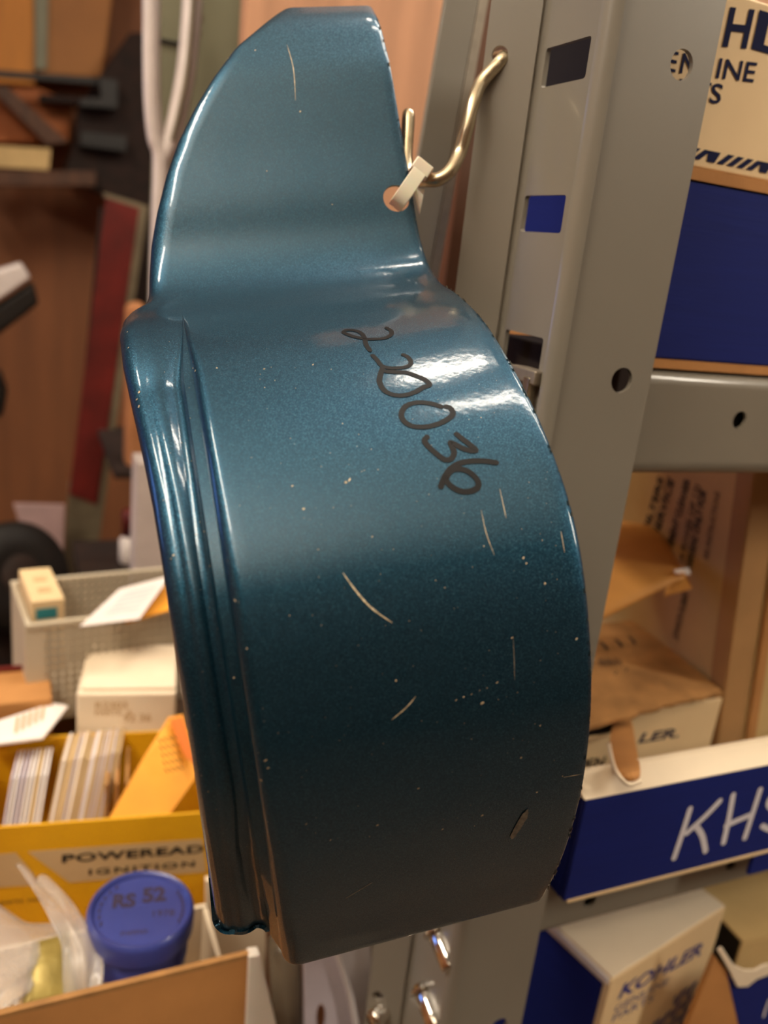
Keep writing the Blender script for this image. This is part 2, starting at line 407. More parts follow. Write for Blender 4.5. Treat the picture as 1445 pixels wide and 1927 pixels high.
shroud = thing('blower_shroud', 'teal blue metallic curved engine shroud with 220036 written on it, hanging by the grey post', 'engine part', prof[NT // 2])
shell = obj('shell', g, [PAINT, EDGE], shroud, smooth=True)
# outward side check
me = shell.data
bmx = bmesh.new(); bmx.from_mesh(me)
bmx.faces.ensure_lookup_table(); fc = bmx.faces[(NT // 2) * (NS - 1) + 15]
if fc.normal.dot((fc.calc_center_median() + wloc(shroud)) - C0) > 0: bmesh.ops.reverse_faces(bmx, faces=bmx.faces[:])
bmx.to_mesh(me); bmx.free()
md = shell.modifiers.new('solid', 'SOLIDIFY'); md.thickness = .0011; md.offset = -1; md.material_offset_rim = 1
# the hole the tie runs through
tree_raw = BVHTree.FromPolygons([tuple(v) for v in vs], fs)
hc, hn, _, _ = tree_raw.ray_cast(C0, ray(746, 373).normalized())
tn = nrm[min(range(NT), key=lambda i: (prof[i] - rimpt(775, 350)).length)]
cg = G().tube([hc - tn * .01, hc + tn * .01], .0047, 32)
cut = obj('cutter', cg, EDGE); md = shell.modifiers.new('hole', 'BOOLEAN'); md.object = cut; md.operation = 'DIFFERENCE'; md.solver = 'EXACT'
bpy.context.view_layer.update(); dg = bpy.context.evaluated_depsgraph_get()
nm_ = bpy.data.meshes.new_from_object(shell.evaluated_get(dg))
shell.modifiers.clear(); shell.data = nm_
bpy.data.objects.remove(cut)
for p in nm_.polygons: p.use_smooth = True
nm_.set_sharp_from_angle(angle=math.radians(38))

def hit(px, py):
    p, n, _, _ = tree_raw.ray_cast(C0, ray(px, py).normalized())
    if p is None: return None, None
    if n.dot(p - C0) > 0: n = -n
    return p, n
def stroke(g, pix, w, lift=.00014, taper=False, mi=0):
    pl = smooth_path([Vector((a, b, 0)) for a, b in pix], 6)
    hp = [hit(p.x, p.y) for p in pl]; hp = [(p, n) for p, n in hp if p is not None]
    vs = []; fs = []; N_ = len(hp)
    for i, (p, n) in enumerate(hp):
        t = (hp[min(i + 1, N_ - 1)][0] - hp[max(i - 1, 0)][0]).normalized(); sd = n.cross(t).normalized() * w / 2
        if taper: sd *= .15 + .85 * math.sin(math.pi * (i + .3) / N_) * random.uniform(.6, 1.15)
        vs += [p + sd + n * lift, p - sd + n * lift]
    for i in range(N_ - 1): fs.append((2 * i, 2 * i + 1, 2 * i + 3, 2 * i + 2))
    g.add(vs, fs, mi)
    if not taper:
        for p, n in (hp[0], hp[-1]):
            u = n.orthogonal().normalized(); q = n.cross(u)
            g.add([p + (u * math.cos(k * math.pi / 6) + q * math.sin(k * math.pi / 6)) * w / 2 + n * (lift * 1.1) for k in range(12)], [tuple(range(12))], mi)
DG = [[(420, 85), (462, 112), (458, 150), (400, 178), (320, 185), (240, 185), (150, 170), (80, 150), (32, 124), (60, 106), (130, 108), (190, 132), (222, 180), (235, 235), (270, 290)],
      [(295, 335), (335, 375), (375, 425), (450, 447), (560, 445), (625, 425), (640, 390), (612, 348), (572, 328)],
      [(385, 450), (362, 520), (358, 580), (400, 650), (480, 690), (580, 695), (680, 665), (750, 625), (808, 600), (770, 555), (690, 520), (600, 490), (500, 485), (420, 480)],
      [(912, 798), (820, 770), (700, 760), (600, 790), (555, 860), (580, 930), (660, 975), (780, 980), (900, 950), (990, 900), (1022, 860), (1000, 812), (958, 797)],
      [(1055, 1048), (1120, 1100), (1180, 1145), (1228, 1190), (1190, 1197), (1120, 1180), (1060, 1150), (1000, 1122), (1018, 1170), (1032, 1220), (1005, 1270), (950, 1278), (880, 1232), (810, 1170), (765, 1112), (785, 1072)],
      [(1412, 1305), (1300, 1290), (1180, 1292), (1080, 1312), (1000, 1360), (950, 1430), (928, 1480), (912, 1522)],
      [(960, 1440), (1000, 1382), (1080, 1362), (1170, 1392), (1240, 1460), (1250, 1522), (1190, 1562), (1100, 1566), (1020, 1530), (970, 1480), (958, 1442)]]
for n_, strokes in (('marker_digit', DG[0:1]), ('marker_digit', DG[1:2]), ('marker_digit', DG[2:3]), ('marker_digit', DG[3:4]), ('marker_digit', DG[4:5]), ('marker_digit', DG[5:7])):
    g = G()
    for i, st in enumerate(strokes):
        w = .0013 if st is DG[0] or st is DG[1] else .0015
        stroke(g, [(640 + .2076 * x, 600 + .2076 * y) for x, y in st], w, lift=.00014 + i * .00003)
    obj(n_, g, INK, shroud, label='black handwritten marker digit')
for pix, w in (([(645, 1078), (672, 1115), (700, 1145), (738, 1172)], .0006), ([(782, 1310), (765, 1330), (737, 1354)], .0005), ([(965, 1195), (967, 1240), (968, 1280)], .0001),
               ([(905, 960), (915, 1005), (930, 1045)], .00018), ([(940, 920), (952, 975)], .00018), ([(540, 85), (552, 130), (556, 190)], .0003), ([(650, 1690), (700, 1660)], .0002),
               ([(1100, 1455), (1060, 1462)], .0003), ([(1055, 1000), (1062, 1040)], .0002)):
    g = G(); stroke(g, pix, w, taper=True); obj('scratch', g, BARE, shroud)
g = G(); stroke(g, [(992, 1522), (985, 1540), (972, 1560), (963, 1578)], .0024, taper=True, lift=.0002); stroke(g, [(988, 1530), (975, 1552), (965, 1572)], .0018, lift=.00024)
obj('scuff_mark', g, SCUFF, shroud, label='rough grey brown scuff')
g = G()
chips = [(550, 915, 4), (571, 958, 5), (657, 904, 7), (650, 908, 5), (364, 693, 5), (368, 698, 5), (408, 693, 4), (497, 695, 4), (589, 687, 5), (625, 385, 3), (502, 322, 3), (565, 210, 5), (745, 1280, 4), (985, 1050, 5),
         (910, 1028, 3), (1025, 1098, 4), (963, 1200, 4), (1084, 1202, 5), (858, 1317, 4), (872, 1311, 4), (887, 1306, 3), (902, 1299, 3), (916, 1294, 3), (935, 1284, 5), (907, 1323, 6), (1016, 1365, 4), (980, 1425, 4),
         (787, 1483, 5), (710, 1552, 5), (622, 1580, 4), (500, 1430, 6), (504, 1445, 6), (492, 1468, 5), (576, 1550, 4), (832, 1560, 4), (907, 1534, 5), (443, 1130, 5), (327, 1045, 4), (240, 625, 4), (242, 655, 5), (262, 738, 6), (258, 752, 5), (262, 765, 6),
         (480, 95, 4), (430, 110, 3), (990, 1060, 3), (700, 1010, 3), (1010, 1490, 4), (1058, 1460, 3), (385, 1000, 3), (440, 1275, 3), (465, 1220, 3)]
for px, py, r in chips + [(random.uniform(300, 1050), random.uniform(640, 1640), random.choice((1.1, 1.3, 1.6, 2.0))) for _ in range(230)]:
    p, n = hit(px, py)
    if p is None or px > 1100: continue
    u = n.orthogonal().normalized(); q = n.cross(u); rr = r * .21 / F * .62
    ph = random.random() * 6; el = random.uniform(.45, 1)
    m7 = [p + (u * math.cos(k * math.pi / 4 + ph) + q * math.sin(k * math.pi / 4 + ph) * el) * rr * random.uniform(.6, 1.15) + n * .00013 for k in range(8)]
    g.add(m7, [tuple(range(8))])
obj('paint_chips', g, BARE, shroud, kind='stuff')
# pale worn metal along the right rim
g = G()
for i in range(6, NT - 25):
    if random.random() < .35:
        p = prof[i] - A * random.uniform(.0001, .0004) + nrm[i] * .00005; t = (prof[i + 1] - prof[i]).normalized()
        l = random.uniform(.0002, .0009); w = random.uniform(.0001, .0004)
        g.add([p - t * l - nrm[i] * .0009 + A * .0001, p + t * l - nrm[i] * .0009 + A * .0001, p + t * l * .8 - A * w, p - t * l * .8 - A * w], [(0, 1, 2, 3)])
obj('rim_wear', g, BARE, shroud, kind='stuff')

# ------------------------------------------------------------------ shelf post and its beams
YP = .2438; LEAN = -.013
def px_(z): return LEAN * z
post = G(); zb, zt_ = -1.35, .19
def V(x, y, z): return Vector((x + LEAN * z, y, H + z))
ushear = Vector((0, 0, 1)) + UX * LEAN
b0 = Vector((0, 0, H))
R_ = .0035; x_r, x_l = .2157, .1717
hol = [circ(.2025, .0686 - .1039 * k, .0047) for k in range(-1, 11)]
plate(rect(x_l + R_, zb, x_r, zt_), hol, b0 + UY * (YP + .0018), UX, ushear, .0018, post)
slots = [rrect(YP + .0085, zc_ - .0062, YP + .0345, zc_ + .0062, .0012) for zc_ in [.0665 - .048 * k for k in range(-2, 5)]]
plate(rect(YP + R_, zb, YP + .0350 - .0, zt_), slots, b0 + UX * (x_l + .0018), UY, ushear, -.0018, post)
# two bends and the angled hook flange
def bend(c0, r, a0, a1, n=8):
    return [(c0[0] + r * math.cos(math.radians(a0 + (a1 - a0) * k / n)), c0[1] + r * math.sin(math.radians(a0 + (a1 - a0) * k / n))) for k in range(n + 1)]
def strip(path, g, th=.0018):
    # path in (x, y) metres relative to the camera column, extruded up the whole post
    n = len(path)
    nn = []
    for i in range(n):
        a = Vector(path[max(i - 1, 0)]); b = Vector(path[min(i + 1, n - 1)]); t = (b - a).normalized(); nn.append(Vector((-t.y, t.x)))
    vs = []
    for z in (zb, zt_):
        for i, p in enumerate(path): vs += [V(p[0], p[1], z)]
        for i, p in enumerate(path): vs += [V(p[0] - nn[i].x * th, p[1] - nn[i].y * th, z)]
    fs = []
    for i in range(n - 1):
        fs += [(i, i + 1, 2 * n + i + 1, 2 * n + i), (n + i + 1, n + i, 3 * n + i, 3 * n + i + 1)]
    g.add(vs, fs)
strip(bend((x_l + R_, YP + R_), R_, 270, 180), post, -.0018)
ye = YP + .0350
strip([(x_l, ye)] + bend((x_l - .004, ye), .004, 0, 50, 6), post, .0018)
e = bend((x_l - .004, ye), .004, 0, 50, 6)[-1]
fd = Vector((-math.sin(math.radians(50)), math.cos(math.radians(50)), 0))
fo = Vector((e[0], e[1], H))
# hook holes in the angled flange
hl = None
nF = fd.cross(UZ).normalized()
def on_fl(px, py):
    r = ray(px, py); t = (fo - C0).dot(nF) / r.dot(nF); q = C0 + r * t - fo; return q.dot(fd), q.z, C0 + r * t
hu, hz, hookp = on_fl(946, 106)
FLW = on_fl(932, 0)[0]
plate(rect(0, zb, FLW, zt_), [circ(min(hu - LEAN * 0, FLW - .0036), hz - .144 * k, .0029) for k in range(0, 7)], fo, fd, ushear, -.0018, post)
post_o = obj('shelf_post', post, POST, smooth=False, label='grey enamelled steel shelf post with rectangular slots and round holes, right of the shroud', cat='shelf post')
post_o.data.set_sharp_from_angle(angle=math.radians(35))
for p in post_o.data.polygons: p.use_smooth = True
post_o.data.set_sharp_from_angle(angle=math.radians(30))

def beam(zt, label, holes, ho=.0225):
    t = thing('shelf_beam', label, 'shelf beam', (.6, .27, H + zt))
    Y = .262; hgt = .0445; g = G(); r = .006
    xs, xe = .2195, 1.15
    plate(rect(xs, -hgt + r, xe, -r), [circ(h_, -ho, .0038) for h_ in holes], Vector((0, Y, H + zt)), UX, UZ, -.0016, g)
    # top and bottom rolls
    for sgn, z_ in ((1, -r), (-1, -hgt + r)):
        n = 8; pts = []
        for k in range(n + 1):
            a = math.pi / 2 * k / n; pts.append((Y + r - r * math.cos(a), zt + z_ + sgn * r * math.sin(a)))
        pts.append((Y + .034, zt + z_ + sgn * r))
        vs = [Vector((x, p[0], H + p[1])) for x in (xs, xe) for p in pts]; m_ = len(pts)
        g.add(vs, [(i, i + 1, m_ + i + 1, m_ + i) if sgn < 0 else (m_ + i, m_ + i + 1, i + 1, i) for i in range(m_ - 1)])
        g.add([v + Vector((0, .0016, 0)) - UZ * sgn * .0016 for v in vs], [(i, i + 1, m_ + i + 1, m_ + i) for i in range(m_ - 1)])
    b = obj('beam_face', g, BEAM, t, smooth=True); b.data.set_sharp_from_angle(angle=math.radians(35))
    obj('beam_core', G().box(Vector((xs + .002, Y + .004, H + zt - hgt + .002)), UX * (xe - xs - .004), UY * .03, UZ * (hgt - .004)), BLACK, t)
    obj('deck_panel', G().box(Vector((xs, Y + .036, H + zt - .012)), UX * (xe - xs), UY * (.11 if zt > -.1 else .42), UZ * .011), BEAM, t)
    obj('end_shade_bracket', G().box(Vector((x_l + .009, YP + .008, H + zt - hgt + .002)), UX * (xs - x_l - .010), UY * .045, UZ * (hgt + .004)), DARKM, t, bevel=.001)  # enlarged beam end bracket, dark colour stands in for shade behind the slot
    return t
hA = onY(1391, 793, .262).x; hB = onY(1105, 1717, .262).x; hC = onY(1370, 1650, .262).x
ZA, ZB = -.0325, -.2745
def sp_(h_): return [h_ + .0 + k * (hC - hB) for k in range(-1, 8) if h_ + k * (hC - hB) > .225]
beam(ZA, 'grey steel shelf beam under the big deep blue carton', sp_(hA), .0195)
beam(ZB, 'grey steel shelf beam below the blue tray marked KH', sp_(hB), .0290)
ZC = -.53
beam(ZC, 'grey steel shelf beam at the lowest shelf, under the carton with the blue stripes', sp_(hB))
# bolts on the web, low down, and the connector pin in the third slot
for i, (px, py, qx, qy) in enumerate(((808, 1752, 840, 1808), (783, 1862, 812, 1920), (726, 1893, 700, 1925))):
    base = onX(px + 14, py + 2, x_l - LEAN * .3)
    if i == 2: base = onX(742, 1880, x_l + .004)
    dq = (base - C0).dot(cz)
    t = thing('bolt', ['chrome bolt on the side of the post, just below the shroud', 'chrome bolt on the side of the post, the lower of the two', 'chrome bolt further back on the side of the post'][i], 'bolt', base)
    axis = (at(qx, qy, dq - .010) - at(px + 8, py - 2, dq)).normalized()
    obj('shank', G().lathe(base - axis * .003, axis, [(.0040, 0), (.0048, .0006), (.0048, .0190), (.0040, .0204), (.0008, .0206)], 24), CHROME, t, smooth=True)
    obj('washer', G().lathe(base - axis * .001, axis, [(.0062, 0), (.0066, .0003), (.0066, .0012), (.0062, .0015)], 24), CHROME, t)
t = thing('connector_pin', 'grey steel connector pin poking out of the slot beside the shroud rim', 'pin', onX(1008, 716, x_l))
pp = onX(1010, 712, x_l + .001)
obj('pin_body', G().box(pp + Vector((.004, -.004, -.003)), Vector((-.009, -.002, .001)), UY * .016, UZ * .0055), RAW, t, bevel=.001)
obj('pin_strip', G().box(onX(1012, 700, x_l) + Vector((-.001, -.002, -.022)), Vector((-.0035, 0, 0)), UY * .004, UZ * .020), ZINC, t, bevel=.0005)

# hook and tie
dH = (hookp - C0).dot(cz)
def fld(px, py): return (on_fl(px, py)[2] - C0).dot(cz)
d1 = fld(922, 137) - .0035; d2 = fld(903, 160) - .0055
path = [hookp + UY * .010 + UX * .001, at(946, 108, fld(946, 108) - .0002), at(936, 122, fld(936, 122) - .0022), at(920, 138, d1), at(903, 160, d2), at(890, 195, d2 - .002), at(879, 240, d2 * .6 + .292 * .4 - .001), at(866, 285, .294), at(848, 320, .2925), at(826, 337, .2925), at(800, 339, .294),
        at(775, 336, .297), at(766, 322, .300), at(764, 290, .302), at(767, 245, .303), at(769, 205, .304)]
hook = obj('wire_hook', G().tube(smooth_path(path, 8), [.0024] * (8 * (len(path) - 1) - 3) + [.0023, .0021, .0016, .0006], 16), ZINC, smooth=True,
           label='bent zinc plated wire hook running from the post to the shroud', cat='hook')
tc_ = at(768, 354, .2915)
u_ = (at(768 + 52, 354 - 76, .2915) - tc_).normalized(); d_ = ray(768, 354).normalized(); d_ = (d_ - u_ * d_.dot(u_)).normalized(); w_ = u_.cross(d_).normalized()
tie = thing('cable_tie', 'white nylon cable tie looped through the hole of the shroud and the wire hook', 'cable tie', tc_)
g = G(); n = 40; vs = []
for k in range(n):
    a = 2 * math.pi * k / n; ca, sa = math.cos(a), math.sin(a)
    ex = .45
    uu = .0080 * math.copysign(abs(ca) ** .8, ca); dd = .0056 * math.copysign(abs(sa) ** .7, sa)
    for rr in (1.0, .87):
        for s_ in (-1, 1): vs.append(tc_ + u_ * uu * rr + d_ * dd * rr + w_ * s_ * .0026)
fs = []
for k in range(n):
    a, b = k * 4, ((k + 1) % n) * 4
    fs += [(a, a + 1, b + 1, b), (a + 3, a + 2, b + 2, b + 3), (a + 2, a, b, b + 2), (a + 1, a + 3, b + 3, b + 1)]
g.add(vs, fs); obj('strap', g, NYLON, tie, bevel=.0003)
hp0 = tc_ + u_ * .0058 - d_ * .0022 + w_ * -.003
obj('tie_head', G().box(tc_ + u_ * .0052 - d_ * .0046 - w_ * .0035, u_ * .0045, d_ * .0075, w_ * .007), NYLON, tie, bevel=.0006)
obj('tie_tail', G().prism([at(778, 352, .296), at(799, 356, .295), at(790, 402, .296)], d_ * .0011), NYLON, tie)

# ------------------------------------------------------------------ cartons on the right
def carton(name, label, o, a, b, c, m, bevel=.0012, group=None, cat='box'):
    t = thing(name, label, cat, o + (a + b) / 2, group)
    obj('body', G().box(o, a, b, c), m, t, bevel=bevel); return t
yF = .262
# deep blue carton on the upper shelf, with kraft edges, and the cream carton standing on it
zb0 = -.0318
t = carton('blue_carton', 'large deep blue corrugated carton on the upper shelf right of the post', Vector((.2215, yF + .002, H + zb0 + .003)), UX * .34, UY * .128, UZ * .0668, BLUE)
obj('bottom_edge', G().box(Vector((.2220, yF + .001, H + zb0 - .0005)), UX * .33, UY * .127, UZ * .0035), KRAFT, t, label='raw kraft edge under the blue carton')
obj('top_edge', G().box(Vector((.2210, yF + .0012, H + .0382)), UX * .35, UY * .128, UZ * .0042), KRAFT, t, label='kraft strip along the top of the blue carton')
z0c = .0424
t = carton('cream_carton', 'cream parts carton with large navy lettering on top of the deep blue carton', Vector((.2122, yF + .0022, H + z0c)), UX * .28, UY * .042, UZ * .058, CREAM)
carton('slot_shade_block', 'added black block behind the cream carton, standing in for shade in the upper slot of the post', Vector((.2135, yF + .050, H + z0c)), UX * .27, UY * .055, UZ * .056, BLACK)  # added block, its black stands in for shade behind the post slot
Yt = yF + .0020
def T(px, py): return onY(px, py, Yt)
# letters at the height and spacing read off the box
def fit(s_, pl, pr, v, cap, m, parent, bold=.01, shear=0, name='lettering', sxy=None):
    cu = bpy.data.curves.new('t', 'FONT'); cu.body = s_; cu.size = 1; cu.offset = bold; cu.shear = shear; cu.resolution_u = 4
    ob = bpy.data.objects.new('t', cu); me = ob.to_mesh(); q = [v_.co.copy() for v_ in me.vertices]; fc = [tuple(p.vertices) for p in me.polygons]
    ob.to_mesh_clear(); bpy.data.objects.remove(ob); bpy.data.curves.remove(cu)
    xa, xb2 = min(c.x for c in q), max(c.x for c in q); u = (pr - pl); w = u.length; u = u.normalized(); n = u.cross(v).normalized()
    sx = w / (xb2 - xa) if sxy is None else sxy; sy = cap / (.73 + 2 * bold)
    g = G(); g.add([pl + u * ((c.x - xa) * sx) + v * ((c.y + bold) * sy) + n * .00012 for c in q], fc); obj(name, g, m, parent); return sx, sx * (xb2 - xa)
capH = T(1372, 4).z - T(1366, 87).z
sx_, wH = fit('H', T(1358, 88), T(1404, 92), UZ, capH, NAVY, t, .025)
wk = .088
fit('LER', T(1413, 92), T(1413, 92) + UX * .060, UZ, capH, NAVY, t, .025)
fit('KO', T(1358, 88) - UX * .043, T(1358, 88) - UX * .0045, UZ, capH, NAVY, t, .025)
cg_ = T(1405, 113).z - T(1402, 154).z
fit('INE', T(1346, 147), T(1417, 155), UZ, cg_, NAVY, t, .012)
fit('NU', T(1278, 138), T(1334, 145), UZ, cg_, NAVY, t, .012)
fit('GE', T(1270, 137) - UX * .0125, T(1270, 137), UZ, cg_, NAVY, t, .012)
fit('RTS', T(1271, 186), T(1354, 196), UZ, cg_, NAVY, t, .012)
fit('PA', T(1271, 186) - UX * .0155, T(1271, 186) - UX * .0013, UZ, cg_, NAVY, t, .012)
g = G(); zs0, zs1 = T(1400, 318).z, T(1400, 297).z
xx = .190; k = 0
while xx < .45:
    w = .0032
    if k % 5 == 4:
        pts = [Vector((xx, Yt, zs0)), Vector((xx + .004, Yt, zs0)), Vector((xx + .006, Yt, zs1)), Vector((xx, Yt, zs1))]
    else:
        pts = [Vector((xx, Yt, zs0)), Vector((xx + w, Yt, zs0)), Vector((xx + w + .0048, Yt, zs1)), Vector((xx + .0048, Yt, zs1))]
    g.add([p - UY * .0001 for p in pts], [(0, 1, 2, 3)]); xx += .0050 if k % 5 != 3 else .0068; k += 1
obj('stripe_print', g, NAVY, t, label='row of slanted navy stripes')

# middle shelf: tray with handwriting, standing on the beam and overhanging it
Yk = .2400; zt0 = -.2745
def K(px, py): return onY(px, py, Yk)
xk = K(1058, 1705).x; zkb = K(1200, 1665).z - H
zkb = max(zkb, zt0)
blue_top = K(1270, 1474).z - H; wt = onY(1270, 1423, Yk + .0095).z - H
tray = thing('blue_tray', 'deep blue cardboard tray with white rim and KH handwritten in white, middle shelf', 'tray', Vector((xk + .15, Yk, H + zt0)))
obj('front_panel', G().box(Vector((xk, Yk, H + zt0)), UX * .30, UY * .003, UZ * (blue_top - zt0)), BLUE, tray, bevel=.0008)
obj('side_panel', G().box(Vector((xk, Yk + .0035, H + zt0)), UX * .003, UY * .05, UZ * (blue_top - zt0)), BLUE, tray)
obj('bottom_panel', G().box(Vector((xk + .001, Yk + .003, H + zt0 + .0002)), UX * .298, UY * .05, UZ * .003), KRAFT, tray)
obj('kraft_edge', G().box(Vector((xk + .002, Yk - .0006, H + zt0 - .0006)), UX * .298, UY * .004, UZ * .0014), CREAM, tray, label='pale raw board edge along the bottom')
wt0 = Vector((xk - .001, Yk - .0006, H + blue_top)); leanv = Vector((0, .010, wt - blue_top))
obj('white_rim', G().box(wt0, UX * .302, UY * .0035, leanv), WHITEB, tray, bevel=.001, label='folded white board rim')
g = G(); nK = -UY
for st in ([(1298, 1522), (1286, 1560), (1268, 1614)], [(1354, 1507), (1327, 1535), (1292, 1567)], [(1310, 1555), (1321, 1573), (1327, 1601)],
           [(1379, 1496), (1371, 1540), (1361, 1585)], [(1430, 1486), (1416, 1530), (1401, 1576)], [(1366, 1553), (1388, 1543), (1412, 1533)],
           [(1505, 1480), (1462, 1490), (1445, 1512), (1462, 1530), (1476, 1545), (1470, 1558), (1450, 1561), (1434, 1554)]):
    ribbon(g, [K(*p) for p in st], .0033, nK, .0002)
obj('handwriting', g, CHALK, tray, label='thick white handwritten letters')
fx = K(1414, 1640).x
obj('hanging_flap', G().box(Vector((fx, Yk + .001, H + K(1445, 1640).z - H)), UX * .12, UY * .002, UZ * (H + zt0 - K(1445, 1640).z + .002)), BLUE, tray)

# small kraft carton with blue lettering, lid torn open
zd = ZB + .001
cy0 = .315
def Q(px, py): return onY(px, py, cy0)
xl, xr2 = Q(1100, 1400).x - .02, Q(1356, 1330).x
ztop = Q(1290, 1325).z - H
t = thing('open_kraft_carton', 'old kraft parts carton with a torn raised lid behind the white tray rim', 'box', Vector(((xl + xr2) / 2, cy0, H + zd)))
TH = .0025; dep = .10; hh = ztop - zd
obj('front_panel', G().box(Vector((xl + .045, cy0, H + zd)), UX * (xr2 - xl - .045), UY * TH, UZ * hh), CREAM, t, bevel=.0006)
obj('front_panel', G().box(Vector((xl, cy0 + .0002, H + zd)), UX * .0448, UY * TH, UZ * (hh - .014)), CREAM, t)
obj('side_panel', G().box(Vector((xr2 - TH, cy0 + TH, H + zd)), UX * TH, UY * dep, UZ * hh), KRAFT, t)
obj('side_panel', G().box(Vector((xl, cy0 + TH, H + zd)), UX * TH, UY * dep, UZ * hh), KRAFT, t)
obj('back_panel', G().box(Vector((xl, cy0 + dep, H + zd)), UX * (xr2 - xl), UY * TH, UZ * hh), KRAFT, t)
fit('LER.', Q(1199, 1399), Q(1276, 1387), UZ, .0070, NAVY, t, .03, .2)
obj('inner_shade', G().box(Vector((xl + .004, cy0 + .006, H + zd + .001)), UX * .05, UY * .04, UZ * (hh - .016)), BLACK, t)  # black block puts the shade under the lid into colour
text('lettering', 'PEN', Vector((Q(1100, 1447).x - .004, cy0, Q(1110, 1447).z)), UX, UZ, .010, DARKINK, t, bold=.02)
# lid: a warped board
zl = ztop + .003
cor = [onZ(1096, 1372, zl + .000), onZ(1360, 1303, zl + .002), onZ(1196, 1166, zl + .006), onZ(1085, 1178, zl + .006)]
g = G(); NU, NV = 18, 10; vt = []; random.seed(3)
for j in range(NV + 1):
    for i in range(NU + 1):
        u, v = i / NU, j / NV
        p = cor[0].lerp(cor[1], u).lerp(cor[3].lerp(cor[2], u), v)
        p = p + UZ * (.003 * math.sin(3 * u) * (1 - v) * .4)
        if j == 0: p += Vector((0, random.uniform(-.0014, .0014), 0))
        vt.append(p)
vb = [p - UZ * .0022 for p in vt]; n1 = len(vt)
fs = []
for j in range(NV):
    for i in range(NU):
        a = j * (NU + 1) + i; fs += [(a, a + 1, a + NU + 2, a + NU + 1), (n1 + a + 1, n1 + a, n1 + a + NU + 1, n1 + a + NU + 2)]
for i in range(NU):
    fs.append((i, n1 + i, n1 + i + 1, i + 1)); a = NV * (NU + 1) + i; fs.append((a, a + 1, n1 + a + 1, n1 + a))
for j in range(NV):
    a = j * (NU + 1); b = a + NU + 1; fs.append((a, b, n1 + b, n1 + a)); a += NU; b += NU; fs.append((a, n1 + a, n1 + b, b))
g.add(vt + vb, fs); obj('lid', g, KRAFTD, t, smooth=False, label='weathered kraft lid with faded stamps')
ztx = zl + .0045
def ZQ(px, py): return onZ(px, py, ztx)
g = G()
for px, py, s_ in ((1137, 1218, 1), (1165, 1213, 1), (1190, 1208, 1)):
    ribbon(g, [ZQ(px - 7, py - 6), ZQ(px, py), ZQ(px + 3, py + 6)], .0024, UZ, .0012)
for k in range(9): ribbon(g, [ZQ(1126 + k * 5, 1242 + (k % 3) * 2), ZQ(1129 + k * 5, 1256 - (k % 2) * 4)], .0008, UZ, .0012)
for px, py in ((1156, 1268), (1176, 1262)): ribbon(g, [ZQ(px - 4, py - 3), ZQ(px + 4, py - 2), ZQ(px, py + 5)], .0007, UZ, .0012)
obj('stamp', g, DARKINK, t, label='faded black stamped marks')
# torn flap curling over the rim
fl = [[(1160, 1348), (1190, 1345)], [(1150, 1375), (1196, 1372)], [(1148, 1405), (1200, 1400)], [(1155, 1435), (1206, 1428)], [(1166, 1458), (1210, 1450)], [(1182, 1474), (1208, 1468)]]
dp = [.3205, .306, .280, .252, .236, .2345]
g = G(); vs = []
for (l_, r_), d in zip(fl, dp):
    vs += [onY(*l_, d), onY((l_[0] + r_[0]) / 2, (l_[1] + r_[1]) / 2, d - .003), onY(*r_, d)]
m_ = len(vs); vs2 = [v + Vector((0, .002, -.0012)) for v in vs]; fs = []
for i in range(5):
    for k in range(2):
        a = i * 3 + k; fs += [(a, a + 1, a + 4, a + 3), (m_ + a + 1, m_ + a, m_ + a + 3, m_ + a + 4)]
    a = i * 3; fs += [(a, a + 3, m_ + a + 3, m_ + a), (a + 5, a + 2, m_ + a + 2, m_ + a + 5)]
fs += [(0, m_, m_ + 1, 1), (1, m_ + 1, m_ + 2, 2), (15, 16, m_ + 16, m_ + 15), (16, 17, m_ + 17, m_ + 16)]
g.add(vs + vs2, fs); obj('torn_flap', g, KRAFT, t, smooth=False, subd=1)
g = G(); g.tube(smooth_path([onY(1146, 1400, .280), onY(1154, 1437, .251), onY(1165, 1460, .2355), onY(1183, 1476, .2335), onY(1205, 1470, .2335)], 5), .0009, 8)
obj('torn_edge', g, WHITEB, t, smooth=True, label='pale torn paper edge')
# padded mailer on the lid
cor = [onZ(1100, 1168, -.155), onZ(1298, 1078, -.152), onZ(1230, 1008, -.128), onZ(1105, 985, -.125)]
cor[2] = onY(1240, 992, .40); cor[3] = onY(1120, 975, .40); cor[0] = onY(1100, 1180, .335); cor[1] = onY(1290, 1085, .33)
g = G(); NU, NV = 14, 12; tp = []; bt = []
nn_ = (cor[1] - cor[0]).cross(cor[3] - cor[0]).normalized()
if nn_.dot(cor[0] - C0) > 0: nn_ = -nn_
for j in range(NV + 1):
    for i in range(NU + 1):
        u, v = i / NU, j / NV; p = cor[0].lerp(cor[1], u).lerp(cor[3].lerp(cor[2], u), v)
        puff = .007 * (math.sin(math.pi * u) * math.sin(math.pi * v)) ** .5 if 0 < i < NU and 0 < j < NV else 0
        tp.append(p + nn_ * (puff + .001)); bt.append(p - nn_ * (puff * .5 + .001))
n1 = len(tp); fs = []
for j in range(NV):
    for i in range(NU):
        a = j * (NU + 1) + i; fs += [(a, a + 1, a + NU + 2, a + NU + 1), (n1 + a + 1, n1 + a, n1 + a + NU + 1, n1 + a + NU + 2)]
for i in range(NU):
    fs.append((i, n1 + i, n1 + i + 1, i + 1)); a = NV * (NU + 1) + i; fs.append((a, a + 1, n1 + a + 1, n1 + a))
for j in range(NV):
    a = j * (NU + 1); b = a + NU + 1; fs.append((a, b, n1 + b, n1 + a)); a += NU; b += NU; fs.append((a, n1 + a, n1 + b, b))
g.add(tp + bt, fs)
t = thing('padded_mailer', 'gold kraft padded mailer leaning on the old open carton', 'envelope', (cor[0] + cor[1]) / 2)
